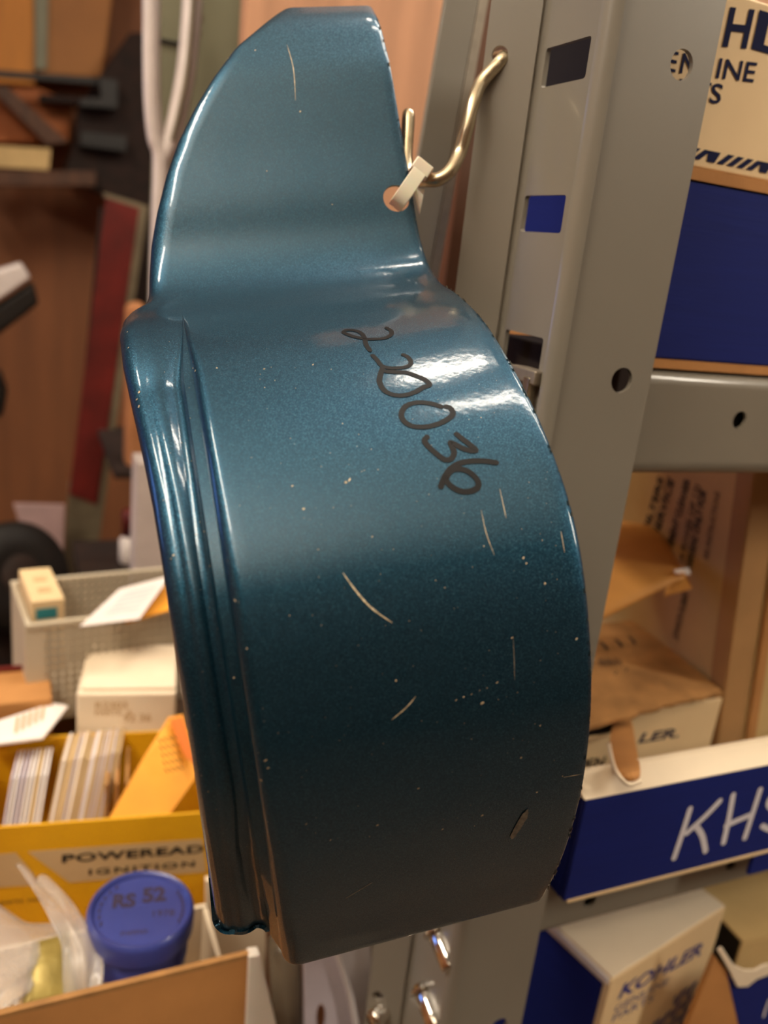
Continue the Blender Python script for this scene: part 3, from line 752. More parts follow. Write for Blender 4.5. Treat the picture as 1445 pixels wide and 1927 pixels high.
obj('pouch', g, MAILER, t, smooth=True)
obj('folded_corner', G().prism([cor[1] + nn_ * .002, onY(1302, 1104, .33), onY(1250, 1118, .333), onY(1262, 1085, .335) + nn_ * .003], -nn_ * .002), MAILER, t)
obj('paper_tear', G().prism([onY(1268, 1072, .334), onY(1296, 1068, .334), onY(1300, 1078, .334), onY(1272, 1082, .334)], -nn_ * .0015), PAPER, t, label='small white torn spot')
# tall parcel whose printed side runs back into the shelf
pe = [onY(1402, 930, .318), onY(1340, 1440, .318)]
xp = pe[0].x; xq = pe[1].x
ztp = -.0785
def PV(x, y, z):                                # the parcel leans a little
    f = (z - zd) / (ztp - zd); return Vector((xq + (xp - xq) * f + (x - xp), y, H + z))
t = thing('tall_parcel', 'tall pale kraft parcel with faded printed side at the right of the middle shelf', 'parcel', Vector((xq + .05, .36, H + zd)))
def pbox(x_a, x_b, y_a, y_b, m, name, label=None, z_a=zd, z_b=ztp, bev=.0015):
    g = G(); vs = [PV(x, y, z) for z in (z_a, z_b) for (x, y) in ((x_a, y_a), (x_b, y_a), (x_b, y_b), (x_a, y_b))]
    g.add(vs, [(0, 3, 2, 1), (4, 5, 6, 7), (0, 1, 5, 4), (1, 2, 6, 5), (2, 3, 7, 6), (3, 0, 4, 7)]); return obj(name, g, m, t, bevel=bev, label=label)
pbox(xp, xp + .10, .318, .60, KRAFTL, 'body')
pbox(xp - .0005, xp + .020, .3168, .330, TAPE, 'tape_strip', 'brown paper tape down the corner')
pbox(xp + .022, xp + .030, .3150, .3175, KRAFT, 'edge_fold', 'lighter kraft fold')
def PXs(px, py):
    p = onX(px, py, xp)
    for _ in range(6): p = onX(px, py, PV(xp, .4, p.z - H).x)
    return p - UX * .0004
for s_, a_, b_, w_px, bo in (('SEE INSTRUCTIONS', (1333, 1055), (1356, 928), 12, .0), ('OVERSEAS ONLY FOR', (1300, 1085), (1331, 925), 16, .03), ('JOHNSON RUBBER', (1276, 1206), (1297, 1118), 14, .01),
                         ('(4 BOXES OF 12)', (1286, 1060), (1318, 915), 12, .01), ('ELEMENT CLEANER', (1262, 1045), (1300, 905), 14, .03), ('SERVICE', (1240, 1010), (1270, 905), 16, .03), ('FILTERS', (1222, 1000), (1250, 902), 14, .03)):
    pa, pb2 = PXs(*a_), PXs(*b_); cap = (PXs(a_[0], a_[1]) - PXs(a_[0] - w_px, a_[1] - 6)).length * .8
    fit(s_, pa, pb2, UX.cross(pb2 - pa).normalized() * -1 if UX.cross(pb2 - pa).y < 0 else UX.cross(pb2 - pa).normalized() * -1, cap, DARKINK, t, bo, name='faded_print')
# dark stack behind, filling the shelf
for i, (xx_, w_s, ht) in enumerate(((.30, .16, .19), (.24, .055, .12))):
    carton('kraft_carton', ['dark kraft carton at the back of the middle shelf behind the mailer', 'narrow dark kraft carton at the back of the middle shelf beside the post'][i], Vector((xx_, .62 + .005 * i, H + zd - .001)), UX * w_s, UY * .05, UZ * ht, KRAFTD)

# lowest shelf: white and blue carton with lettering
zk = -.36
Aq = onZ(1150, 1845, zk); Bq = onZ(1366, 1706, zk); Cq = onZ(1068, 1768, zk)
eu = (Bq - Aq).normalized(); ev = Vector((-eu.y, eu.x, 0))
wlen = (Bq - Aq).length; dlen = .125; hgt = -(ZC + .001) + zk
t = thing('parts_carton', 'white parts carton with blue side and purple blue lettering, under the shelf beam', 'box', Aq - UZ * hgt)
obj('body', G().box(Aq - UZ * hgt, eu * wlen, ev * dlen, UZ * (hgt - .0004)), CREAM, t, bevel=.0008)
obj('side_print', G().box(Aq - UZ * hgt - eu * .0006 + ev * .004, eu * .0008, ev * (dlen - .006), UZ * (hgt - .006)), BLUE, t, label='deep blue printed side')
obj('lid_flap', G().box(Aq + eu * .001 + ev * .0004, eu * (wlen - .002), ev * (dlen - .003), UZ * .0011), WHITEB, t, bevel=.0004)
obj('side_flap', G().box(Aq - eu * .0012 + ev * .001 - UZ * .0035, eu * .0012, ev * (dlen - .01), UZ * .004), PAPER, t, label='white edge of the tucked flap')
def Fq(px, py):
    nq = -ev; r = ray(px, py); return C0 + r * ((Aq - C0).dot(nq) / r.dot(nq))
o1 = Fq(1160, 1877); uu = (Fq(1322, 1792) - o1); ln = uu.length
vup = UZ
k1 = Fq(1165, 1877)
fit('KOHLER', Fq(1161, 1882), Fq(1318, 1796), UZ, (Fq(1174, 1850) - Fq(1163, 1881)).length, PBLUE, t, .03, .2)
fit('GENUINE', Fq(1155, 1906), Fq(1257, 1850), UZ, .0056, PBLUE, t, .004, .08)
fit('PARTS', Fq(1150, 1924), Fq(1228, 1882), UZ, .0056, PBLUE, t, .004, .08)
g = G(); pb = Fq(1300, 1862)
for r_ in range(5):
    for c_ in range(4):
        o = pb - eu * (.006 + .012 * c_) - UZ * (.004 + .011 * r_) - ev * .0003
        if (r_ == 0 and c_ > 1): continue
        g.add([o, o + eu * .0052, o + eu * .0112 + UZ * .0092, o + eu * .006 + UZ * .0092], [(0, 1, 2, 3)])
        g.add([o - eu * .001 + UZ * .003, o + eu * .0004 + UZ * .003, o + eu * .0020 + UZ * .0092, o - eu * .001 + UZ * .0092], [(0, 1, 2, 3)])
obj('stripe_print', g, PBLUE, t, label='slanted purple blue stripe pattern')
# kraft carton with a dark opening to its right
zq = -.405
b1 = onZ(1378, 1702, zq); b2 = onZ(1470, 1672, zq)
t = thing('kraft_carton', 'kraft carton with an open dark end at the lower right corner', 'box', onZ(1430, 1740, zq) - UZ * (zq - ZC))
o = onZ(1398, 1772, zq); eu2 = Vector((1, -.06, 0)).normalized(); ev2 = Vector((.06, 1, 0)).normalized()
hb = zq - ZC - .001
obj('top_panel', G().box(o, eu2 * .14, ev2 * .09, UZ * -.0015), KRAFTL, t)
obj('front_panel', G().box(o - UZ * hb, eu2 * .14, ev2 * .0015, UZ * (hb - .002)), KRAFTL, t)
obj('back_panel', G().box(o - UZ * hb + ev2 * .088, eu2 * .14, ev2 * .0015, UZ * (hb - .002)), KRAFTL, t)
obj('bottom_panel', G().box(o - UZ * hb + ev2 * .002, eu2 * .14, ev2 * .085, UZ * .0015), KRAFTL, t)
obj('inner_shade', G().box(o - UZ * hb + ev2 * .004 + eu2 * .012, eu2 * .12, ev2 * .08, UZ * (hb - .006)), BLACK, t)  # black filling stands in for the shaded inside of the open end
# half-hidden white edged blue tray in front of it
yt_ = .250
def TT(px, py): return onY(px, py, yt_)
t = thing('blue_tray', 'dark blue tray with a torn white rim in the lower right corner', 'tray', Vector((TT(1445, 1900).x, yt_, H + ZC + .001)))
dwn = UZ * 0
def lowp(px, py):
    p = TT(px, py); return Vector((p.x, p.y, H + ZC + .001))
obj('side_panel', G().prism([TT(1346, 1800), TT(1366, 1826), TT(1390, 1935), lowp(1390, 1935), lowp(1292, 1935), TT(1292, 1935)], UY * .003), KRAFT, t)
obj('front_panel', G().prism([TT(1366, 1826), TT(1384, 1850), TT(1402, 1850), TT(1500, 1815), lowp(1500, 1815), lowp(1392, 1935), TT(1392, 1935)], UY * .003), BLUE, t)
obj('bottom_panel', G().box(lowp(1292, 1935) + UY * .003, UX * .10, UY * .008, UZ * .002), KRAFT, t)
obj('torn_rim', G().prism([p - UY * .0006 for p in (TT(1346, 1784), TT(1354, 1778), TT(1365, 1795), TT(1377, 1812), TT(1397, 1821), TT(1417, 1821), TT(1432, 1812), TT(1500, 1800), TT(1500, 1816), TT(1445, 1829), TT(1420, 1838), TT(1402, 1852), TT(1383, 1853), TT(1370, 1826))], -UY * .0014), WHITEB, t, bevel=.0004, label='torn white paper rim')
g = G(); ribbon(g, [TT(1436, 1912), TT(1441, 1896), TT(1447, 1880)], .0018, -UY, .0003); obj('handwriting', g, CHALK, t)
g = None

# ------------------------------------------------------------------ behind the tongue: board, diagonal brace, far white loop
xb0 = onY(505, 0, .62).x
structure(obj('trim_board', G().box(Vector((xb0, .62 + .06, 0)), UX * (.62 - xb0 + .1), UY * .02, UZ * 2.0), WOODT))
def slabY(name, pix, Y, th, m, **kw):
    return obj(name, G().prism([onY(a, b, Y) for a, b in pix], UY * th), m, **kw)
t = thing('diagonal_brace', 'grey steel brace strip slanting down behind the wire hook', 'brace', onY(760, 520, .40))
obj('brace_strip', G().prism([onY(848, -60, .40), onY(912, -60, .40), onY(800, 560, .40), onY(742, 560, .40)], UY * .003), POST, t, bevel=.0008)
obj('brace_lip', G().prism([onY(912, -60, .40), onY(930, -60, .40), onY(818, 560, .40), onY(801, 560, .40)], UY * .02), RAW, t)
obj('brace_foot', G().prism([onY(742, 560, .40), onY(800, 560, .40), onY(790, 1300, .40), onY(735, 1300, .40)], UY * .003), POST, t)
# narrow brown wood strip beside the post
obj('wood_strip', G().box(Vector((onY(868, 300, .46).x, .46, 0)), UX * .040, UY * .02, UZ * 2.0), WOODD, label='dark brown wooden strip standing behind the post', cat='board')
# white loop
Yl = .80
def LY(a, b): return onY(a, b, Yl)
lp = [LY(p[0], p[1]) for p in [(285, -120), (285, 0), (285, 120), (287, 200), (293, 260), (303, 300)]]
rp_ = [LY(p[0], p[1]) for p in [(366, -120), (362, 0), (352, 120), (338, 200), (322, 265), (303, 300)]]
t = thing('loop_stand', 'white painted loop shaped metal stand in front of the grey green cabinet', 'stand', LY(285, 900))
def flatbar(path, w, th):
    path = smooth_path(path, 6); g = G(); vs = []
    for i, p in enumerate(path):
        tt = (path[min(i + 1, len(path) - 1)] - path[max(i - 1, 0)]).normalized(); sd = UY.cross(tt).normalized()
        for k in range(8):
            a = 2 * math.pi * k / 8; vs.append(p + sd * w / 2 * math.cos(a) + UY * th / 2 * math.sin(a))
    n = len(path); fs = [(i * 8 + k, i * 8 + (k + 1) % 8, (i + 1) * 8 + (k + 1) % 8, (i + 1) * 8 + k) for i in range(n - 1) for k in range(8)]
    fs += [tuple(range(8)), tuple(range((n - 1) * 8, n * 8))[::-1]]
    g.add(vs, fs); return g
obj('left_limb', flatbar(lp + [LY(300, 420), LY(296, 560), LY(293, 900)], .0145, .012), WHITEM, t, smooth=True)
obj('right_limb', flatbar(rp_, .0165, .012), WHITEM, t, smooth=True)
obj('right_ridge', flatbar([p - UY * .006 for p in rp_[:5]], .004, .005), STEELG, t, smooth=True)
obj('foot', G().box(Vector((LY(293, 900).x - .02, Yl - .02, .9)), UX * .04, UY * .04, UZ * (LY(293, 900).z - .88)), WHITEM, t)
t = thing('metal_cabinet', 'grey green metal cabinet with rusty edges behind the white loop stand', 'cabinet', Vector((LY(390, 300).x, .87, .9)))
gp0, gp1 = onY(296, 0, .87).x, onY(480, 0, .87).x
obj('sheet', G().box(Vector((gp0, .87, .9)), UX * (gp1 - gp0), UY * .01, UZ * .85), GREEN, t, bevel=.003)
obj('seam', G().box(Vector((gp0, .868, onY(330, 85, .87).z)), UX * .035, UY * .004, UZ * .003), BLACK, t)
g = G(); random.seed(5)
for k in range(7):
    p = onY(372 + random.uniform(-3, 6), 5 + k * 10, .869); g.add([p + Vector((random.uniform(-.003, .003), 0, random.uniform(-.004, .004))) for _ in range(5)], [(0, 1, 2, 3, 4)])
obj('rust_spots', g, WOODD, t, kind='stuff')
obj('rust_edge', G().box(Vector((gp1 - .002, .866, .9)), UX * .02, UY * .006, UZ * .85), mat('rust', rgb(140, 70, 34), .8, var=.3), t)

# ------------------------------------------------------------------ bench on the left and what stands on it
zB = -.445
t = thing('workbench', 'wooden bench top carrying the boxes at the lower left', 'bench', Vector((-.2, .55, 0)))
obj('bench_top', G().box(Vector((-.60, .285, H + zB - .03)), UX * .735, UY * .52, UZ * .03), BENCH, t, bevel=.003)
for xx_ in (-.57, .08):
    for yy_ in (.30, .74): obj('leg', G().box(Vector((xx_, yy_, 0)), UX * .045, UY * .045, UZ * (H + zB - .03)), BENCH, t)
# yellow carton, open on top
ed = (onZ(370, 1530, -.33) - onZ(0, 1557, -.33)).normalized(); en = Vector((-ed.y, ed.x, 0))
YB0 = onZ(0, 1557, -.33) - ed * .03; wl = .155; dl = .088; hy = -.33 - zB
t = thing('yellow_carton', 'open yellow and tan carton with bold black lettering, full of cards', 'box', YB0 + ed * .07 - UZ * hy)
th = .0018
low = onY(185, 1682, YB0.y).z
z_w = -.055
obj('front_panel', G().box(YB0 - UZ * hy, ed * wl, en * th, UZ * hy), YELLOW, t, bevel=.0006)
obj('back_panel', G().box(YB0 - UZ * hy + en * dl, ed * wl, en * th, UZ * (hy)), YELLOW, t, bevel=.0006)
obj('side_panel', G().box(YB0 - UZ * hy + en * th, ed * th, en * (dl - th), UZ * hy), YELLOW, t)
obj('side_panel', G().box(YB0 - UZ * hy + en * th + ed * (wl - th), ed * th, en * (dl - th), UZ * hy), YELLOW, t)
obj('bottom_panel', G().box(YB0 - UZ * hy + en * th + ed * th, ed * (wl - 2 * th), en * (dl - th), UZ * .001), TANP, t)
def YF(px, py):
    r = ray(px, py); return C0 + r * ((YB0 - C0).dot(en) / r.dot(en))
fr = -en * .0003
obj('print_band', G().prism([YF(52, 1602) + fr, YF(380, 1578) + fr, YF(388, 1640) + fr, YF(130, 1660) + fr], -en * .0001), TANP, t, label='tan printed band')
obj('print_band', G().prism([YF(-60, 1612) + fr, YF(30, 1604) + fr, YF(80, 1664) + fr, YF(-60, 1672) + fr], -en * .0001), TANP, t, label='tan printed band')
fr2 = -en * .0007
pw = YF(115, 1622) + fr2; pwe = YF(372, 1603) + fr2
up = UZ
text('lettering', 'POWEREADY', pw, (pwe - pw).normalized(), up, .0078, BLACKP, t, bold=.03, sx=1.83, space=1.08)
iw = YF(165, 1645) + fr2
text('lettering', 'IGNITION', iw, (YF(372, 1628) + fr2 - iw).normalized(), up, .0058, BLACKP, t, bold=.02, sx=2.0, space=1.25)
text('lettering', 'parts no.', YF(0, 1700) + fr2, (pwe - pw).normalized(), up, .0045, DARKINK, t, sx=1.4)
# stacks of cards in the yellow carton
inz = -.33
def card(c, w, d, h, tilt, m, name='card', label=None, grp=None, yaw=0):
    e1 = (ed * math.cos(yaw) + en * math.sin(yaw)); e2 = UZ * math.cos(tilt) + (-ed) * 0 + en * math.sin(tilt); e3 = e1.cross(e2).normalized()
    return G().box(c - e1 * w / 2 - e3 * d / 2, e1 * w, e3 * d, e2 * h)
random.seed(11)
cz0 = -.395 + H
for k in range(26):
    f = k / 25; p = onZ(62 + 118 * f, 1520 - 20 * f, -.335); p.z = cz0; q = ed * .0009
    ht = .066 + random.uniform(-.0015, .0015)
    # thin cards standing on end, edge to the camera
    g = G().box(p + en * .006, ed * .0011, en * .030 + ed * .002, UZ * ht + en * .030 + ed * .012)
    mm = random.choice([TANP, LILAC, LILAC, PAPER, TANP])
    o_ = obj('card', g, mm, label=ORD(k, 26) + ' card in the thick stack standing in the yellow carton', cat='card', group='cards stacked in the yellow carton')
for k in range(9):
    f = k / 8; p = onZ(-25 + 70 * f, 1535 - 8 * f, -.335); p.z = cz0
    g = G().box(p + en * .004, ed * .0013, en * .030, UZ * .060 + en * .03 + ed * .008)
    obj('card', g, random.choice([PAPER, LILAC, CREAM]), label=ORD(k, 9) + ' pale card in the loose row at the left end of the yellow carton', cat='card', group='loose cards at the left of the yellow carton')
p = onZ(185, 1505, -.335); p.z = cz0
for k in range(3):
    pp_ = p + ed * (.003 + .006 * k)
    obj('divider_card', G().box(pp_ + en * .01, ed * .002, en * .04, UZ * .056 + en * .01), [KRAFTD, KRAFT, KRAFTD][k], label=['left', 'middle', 'right'][k] + ' one of the three brown divider cards beside the thick card stack', cat='card', group='brown divider cards')
# tag lying across the left corner
pz = -.322
obj('paper_tag', G().prism([onZ(-40, 1372, pz), onZ(100, 1326, pz), onZ(128, 1332, pz), onZ(80, 1392, pz), onZ(-40, 1408, pz)], UZ * .0015), PAPER, label='cream paper tag with faint printing lying on the left end of the yellow carton', cat='tag')
tg = bpy.data.objects['paper_tag']
g = G()
for k in range(5): ribbon(g, [onZ(30 + k * 12, 1378 - k * 6, pz + .002), onZ(34 + k * 12, 1350 - k * 5, pz + .002)], .0018, UZ, .0002)
obj('faint_print', g, TANP, tg)
# orange envelope
t = thing('orange_envelope', 'orange paper envelope standing slanted in the yellow carton', 'envelope', onZ(280, 1520, -.335))
nE = (-en + ed * -.3 + UZ * .5).normalized()
def EV(px, py, d=.0): return onY(px, py, .445 + d)
pe_ = [EV(203, 1545, -.012), EV(310, 1545, -.012), EV(378, 1450, .01), EV(345, 1345, .03), EV(318, 1350, .03), EV(268, 1430, .012)]
obj('body', G().prism(pe_, Vector((0, .0014, -.0006))), ORANGE, t)
obj('flap', G().prism([EV(318, 1354, .0265), EV(342, 1348, .0265), EV(372, 1440, .006), EV(348, 1425, .010)], Vector((0, -.0012, .0008))), mat('deep_orange_flap', rgb(226, 118, 34), .6), t, label='deeper orange folded flap')
g = G()
for k in range(4):
    for j in range(5):
        a, b = 298 + k * 9 + j * 3, 1388 + j * 14 - k * 2; ribbon(g, [EV(a, b, .0135 - j * .0022 - .002), EV(a + 5, b + 6, .0125 - j * .0022 - .002)], .0008, -UY, .0016)
obj('scribble', g, DARKINK, t)
# white lidded box behind
zw = -.300
wo = onZ(140, 1302, zw); wu = (onZ(335, 1300, zw) - wo).normalized(); wv = Vector((-wu.y, wu.x, 0)); ww = (onZ(335, 1300, zw) - wo).length
WD = (onZ(165, 1212, zw) - wo).length
t = thing('white_box', 'white lidded cardboard box with a small printed label behind the yellow carton', 'box', wo - UZ * (zw - zB))
hw = zw - zB
obj('body', G().box(wo - UZ * hw + wv * .001 + wu * .001, wu * (ww - .002), wv * (WD - .002), UZ * (hw - .002)), WHITEB, t, bevel=.002)
obj('lid', G().box(wo + wv * .004 + wu * .004 - UZ * .0016, wu * (ww - .006), wv * (WD - .006), UZ * .0022), WHITEB, t, bevel=.0008)
def WF(px, py):
    r = ray(px, py); return C0 + r * ((wo + wv * .001 - C0).dot(wv) / r.dot(wv))
text('label_print', 'R2303', WF(178, 1334), wu, UZ, .0075, TANP, t, bold=.03, sx=1.1)
text('label_print', 'PARTS  4', WF(178, 1346), wu, UZ, .0055, TANP, t, bold=.03, sx=1.1)
text('label_print', '92 36', WF(232, 1358), wu, UZ, .0080, TANP, t, bold=.03, sx=1.0)
# carton with red edge at left behind
t = carton('kraft_carton', 'low kraft carton with a red top edge left of the white lidded box', Vector((wo.x - .075, wo.y + .020, H + zB)), UX * .062, UY * .045, UZ * (-.315 - zB), KRAFT)
obj('red_edge', G().box(Vector((wo.x - .062, wo.y + .062, H - .316)), UX * .055, UY * .004, UZ * .004), RED, t, label='faded red edge')
# wire-mesh plastic basket with papers
zq_ = -.270
bo = onZ(48, 1176, zq_); bu = (onZ(305, 1146, zq_) - bo).normalized(); bv = Vector((-bu.y, bu.x, 0)); bw_ = (onZ(305, 1146, zq_) - bo).length + .03; bd = .075; hb = zq_ + .348
t = thing('plastic_basket', 'pale grey plastic lattice basket holding papers behind the white box', 'basket', bo - UZ * hb)
obj('rim', G().box(bo - bv * .001 - UZ * .004, bu * bw_, bv * .004, UZ * .004).box(bo + bv * bd - UZ * .004, bu * bw_, bv * .004, UZ * .004).box(bo - UZ * .004 + bv * .0031, bu * .004, bv * (bd - .0035), UZ * .004), MESHP, t, bevel=.0006)
for side, (oo, uu_, ln_) in enumerate(((bo, bu, bw_), (bo + bv * bd, bu, bw_))):
    g = G()
    for k in range(int(ln_ / .0055)): g.box(oo + uu_ * (.0055 * k + .014) - UZ * hb, uu_ * .0032, bv * .0015, UZ * (hb - .004))
    for k in range(12): g.box(oo + uu_ * .012 - UZ * (.010 + .0060 * k), uu_ * (ln_ - .012), bv * .0013, UZ * .0034)
    obj('lattice', g, MESHP, t, kind='stuff')
obj('corner_panel', G().box(bo - UZ * hb, bu * .012, bv * .002, UZ * (hb - .004)), MESHP, t)
obj('end_panel', G().box(bo - UZ * hb + bv * .002, bu * .002, bv * (bd - .002), UZ * (hb - .004)), MESHP, t)
obj('floor_panel', G().box(bo - UZ * hb, bu * bw_, bv * bd, UZ * .002), MESHP, t)
# riser under the basket
carton('kraft_carton', 'flat kraft carton under the plastic basket', bo - UZ * (zq_ - zB) + bv * .030 + bu * .004, bu * (bw_ - .008), bv * (bd - .034), UZ * (zq_ - zB - hb - .0005), KRAFTD)
so = onZ(66, 1172, zq_ + .004); so = so + bv * .017
t = carton('small_box', 'small cream box with a teal label standing in the basket corner', so - UZ * .050, bu * .022, bv * .060, UZ * .058, CREAM, bevel=.0008)
obj('teal_label', G().box(so + bu * .003 - bv * .0003 - UZ * .006, bu * .014, bv * .0003, UZ * .008), TEAL, t)
for k in (0, 1): obj('top_recess', G().box(so + bu * .007 + bv * (.014 + .020 * k) + UZ * .0079, bu * .009, bv * .008, UZ * .0004), TANP, t)
pz2 = zq_ + .010
pc = [onZ(150, 1180, pz2 - .004), onZ(262, 1166, pz2 + .0), onZ(320, 1085, pz2 + .004), onZ(225, 1110, pz2)]
pap = thing('folded_paper', 'white printed paper lying across the basket', 'paper', pc[0])
obj('sheet', G().prism(pc, UZ * .0007), PAPER, pap)
g = G()
for k in range(5):
    a = pc[3].lerp(pc[2], .12 + .04 * k).lerp(pc[0].lerp(pc[1], .12), .0) ; b1_ = pc[0].lerp(pc[3], .25 + .13 * k).lerp(pc[1].lerp(pc[2], .25 + .13 * k), .25); b2_ = pc[0].lerp(pc[3], .25 + .13 * k).lerp(pc[1].lerp(pc[2], .25 + .13 * k), .85)
    ribbon(g, [b1_, b2_], .0016, UZ, .0010)
obj('print_lines', g, LILAC, pap)
obj('yellow_envelope', G().prism([onZ(235, 1175, pz2 - .008), onZ(320, 1150, pz2 - .008), onZ(325, 1100, pz2 - .006), onZ(262, 1130, pz2 - .007)], UZ * .0012), ORANGE, label='yellow envelope under the printed paper in the basket', cat='envelope')

# front kraft tray with jar, bag and packet
zt1 = -.330
ta = onZ(0, 1896, zt1 + .004); tb = onZ(472, 1795, zt1)
tu = (tb - ta); tu.z = 0; tu = tu.normalized(); tv = Vector((-tu.y, tu.x, 0)); tl = (tb - ta).length + .03; ta2 = Vector((ta.x, ta.y, H + zt1)) - tu * .03
ht = zt1 - zB; tdp = .090
t = thing('kraft_tray', 'brown kraft tray in the lower left corner holding the blue lidded jar', 'tray', ta2 - UZ * ht + tu * .06)
obj('front_panel', G().box(ta2 - UZ * ht, tu * tl, tv * .0025, UZ * (ht - .002)), KRAFT, t, bevel=.0006)
obj('front_flap_top', G().box(ta2 - UZ * .0025, tu * tl, tv * .003, UZ * .0025), KRAFTD, t, label='darker cut edge of the board')
hbk = .062
obj('back_panel', G().box(ta2 - UZ * ht + tv * tdp, tu * tl, tv * .0025, UZ * hbk), WHITEB, t)
obj('bottom_panel', G().box(ta2 - UZ * ht + tv * .003, tu * tl, tv * (tdp - .004), UZ * .002), KRAFTL, t)
obj('side_panel', G().box(ta2 - UZ * ht + tv * .003 + tu * (tl - .0025), tu * .0025, tv * (tdp - .004), UZ * (hbk)), WHITEB, t)
obj('white_divider', G().prism([onY(388, 1658, .400), onY(500, 1650, .400), onY(500, 2000, .400), onY(388, 2000, .400)], UY * .004), WHITEB, label='cream white card divider standing right of the blue jar', cat='divider')
# white plastic slab at the tray end
o = at(466, 1800, .455); wp = [onY(468, 1800, .302), onY(490, 1797, .302), onY(520, 1927, .302), onY(560, 2120, .302), onY(470, 2120, .302), onY(462, 1927, .302)]
sl = obj('plastic_strip', G().prism(wp, UY * .006), mat('white_plastic', rgb(226, 218, 208), .35, var=.03, sss=.1), bevel=.001, label='white plastic strip standing at the right end of the kraft tray', cat='strip')
# jar
jc = onZ(266, 1706, -.330); jr = .0265
ja = (UZ + Vector((.02, -.03, 0))).normalized()
t = thing('blue_jar', 'blue plastic jar with a stamped round lid in the kraft tray', 'jar', jc - ja * .085)
obj('body', G().lathe(jc - ja * .100, ja, [(.020, 0), (.0235, .001), (.0240, .004), (.0240, .070), (.0246, .071), (.0246, .075), (.0238, .076), (.0238, .088)], 48), JARB, t, smooth=True)
lid = obj('lid', G().lathe(jc - ja * .013, ja, [(.0255, 0), (.0266, .0008), (.0266, .0095), (.0260, .0118), (.0248, .0130), (.0236, .0124), (.0228, .0108), (.0226, .0104), (.002, .0104)], 56), JARB, t, smooth=True)
lid.data.set_sharp_from_angle(angle=math.radians(50))
nL = ja; lo_ = jc - ja * .0026
def JL(px, py):
    r = ray(px, py); return C0 + r * ((lo_ - C0).dot(nL) / r.dot(nL))
ju = (JL(330, 1722) - JL(200, 1730)).normalized(); jv = nL.cross(ju)
def js(sx_, s, px, py, size, bold=.03, rot=0):
    u2 = ju * math.cos(rot) + jv * math.sin(rot); v2 = nL.cross(u2); text('stamp', s, JL(px, py), u2, v2, size, JARINK, lid, bold=bold, sx=sx_)
js(.9, 'RS', 210, 1708, .0120, .05); js(.9, '52', 268, 1698, .0130, .05, .05); js(1.0, '1978', 283, 1726, .0060, .01); js(1, 'nvmo', 226, 1762, .0058, .01, .05)
for k in range(14):
    a = math.radians(130 + 12 * k) if k < 7 else math.radians(-25 + 9 * (k - 7)); 
    g = G(); c_ = jc - ja * .0022 + (ju * math.cos(a) + jv * math.sin(a)) * .0205; ribbon(g, [c_ - ja * 0 - jv * .0009, c_ + jv * .0010 + ju * .0003], .0009, ja, .0003); obj('stamp', g, JARINK, lid)
# clear bag
g = G(); NU, NV = 16, 22; vt = []; random.seed(21)
bp = [[(30, 1628), (92, 1655)], [(52, 1665), (128, 1685)], [(78, 1700), (155, 1725)], [(100, 1740), (178, 1765)], [(115, 1780), (192, 1800)], [(118, 1840), (194, 1828)], [(122, 1900), (190, 1860)]]
bdp = [.382, .368, .352, .340, .332, .324, .318]
lc = smooth_path([onY(*p[0], d) for p, d in zip(bp, bdp)], 4); rc = smooth_path([onY(*p[1], d) for p, d in zip(bp, bdp)], 4)
for i in range(len(lc)):
    for j in range(13):
        v = j / 12; p = lc[i].lerp(rc[i], v); p = p - UY * (.005 * math.exp(-((v - .55) / .09) ** 2)) + UZ * random.uniform(-.0003, .0003) + UY * .002 * math.sin(v * 9 + i * .4); vt.append(p)
g.add(vt, [(i * 13 + j, i * 13 + j + 1, (i + 1) * 13 + j + 1, (i + 1) * 13 + j) for i in range(len(lc) - 1) for j in range(12)])
bag = thing('clear_bag', 'crumpled clear plastic bag draped over the left side of the kraft tray', 'bag', onY(150, 1860, .33) - UZ * .02)
bs = obj('bag_fold', g, CLEAR, bag, smooth=True); md = bs.modifiers.new('s', 'SOLIDIFY'); md.thickness = .0004
g = G(); vt = []
sh = [[(-40, 1690), (60, 1735), (150, 1745)], [(-40, 1760), (50, 1768), (98, 1772)], [(-40, 1830), (30, 1840), (62, 1850)], [(-40, 1920), (10, 1900), (30, 1895)]]
sdp = [.372, .352, .334, .316]
rws = []
for r3, d in zip(sh, sdp): rws.append(smooth_path([onY(*p, d + .004 * math.sin(p[0])) for p in r3], 6))
cols = [smooth_path([r[k] for r in rws], 6) for k in range(13)]
for i in range(len(cols[0])):
    for k in range(13): vt.append(cols[k][i] + UY * .0022 * math.sin(i * 1.1 + k * .8))
g.add(vt, [(i * 13 + j, i * 13 + j + 1, (i + 1) * 13 + j + 1, (i + 1) * 13 + j) for i in range(len(cols[0]) - 1) for j in range(12)])
bs = obj('bag_sheet', g, CLEAR, bag, smooth=True); md = bs.modifiers.new('s', 'SOLIDIFY'); md.thickness = .0004
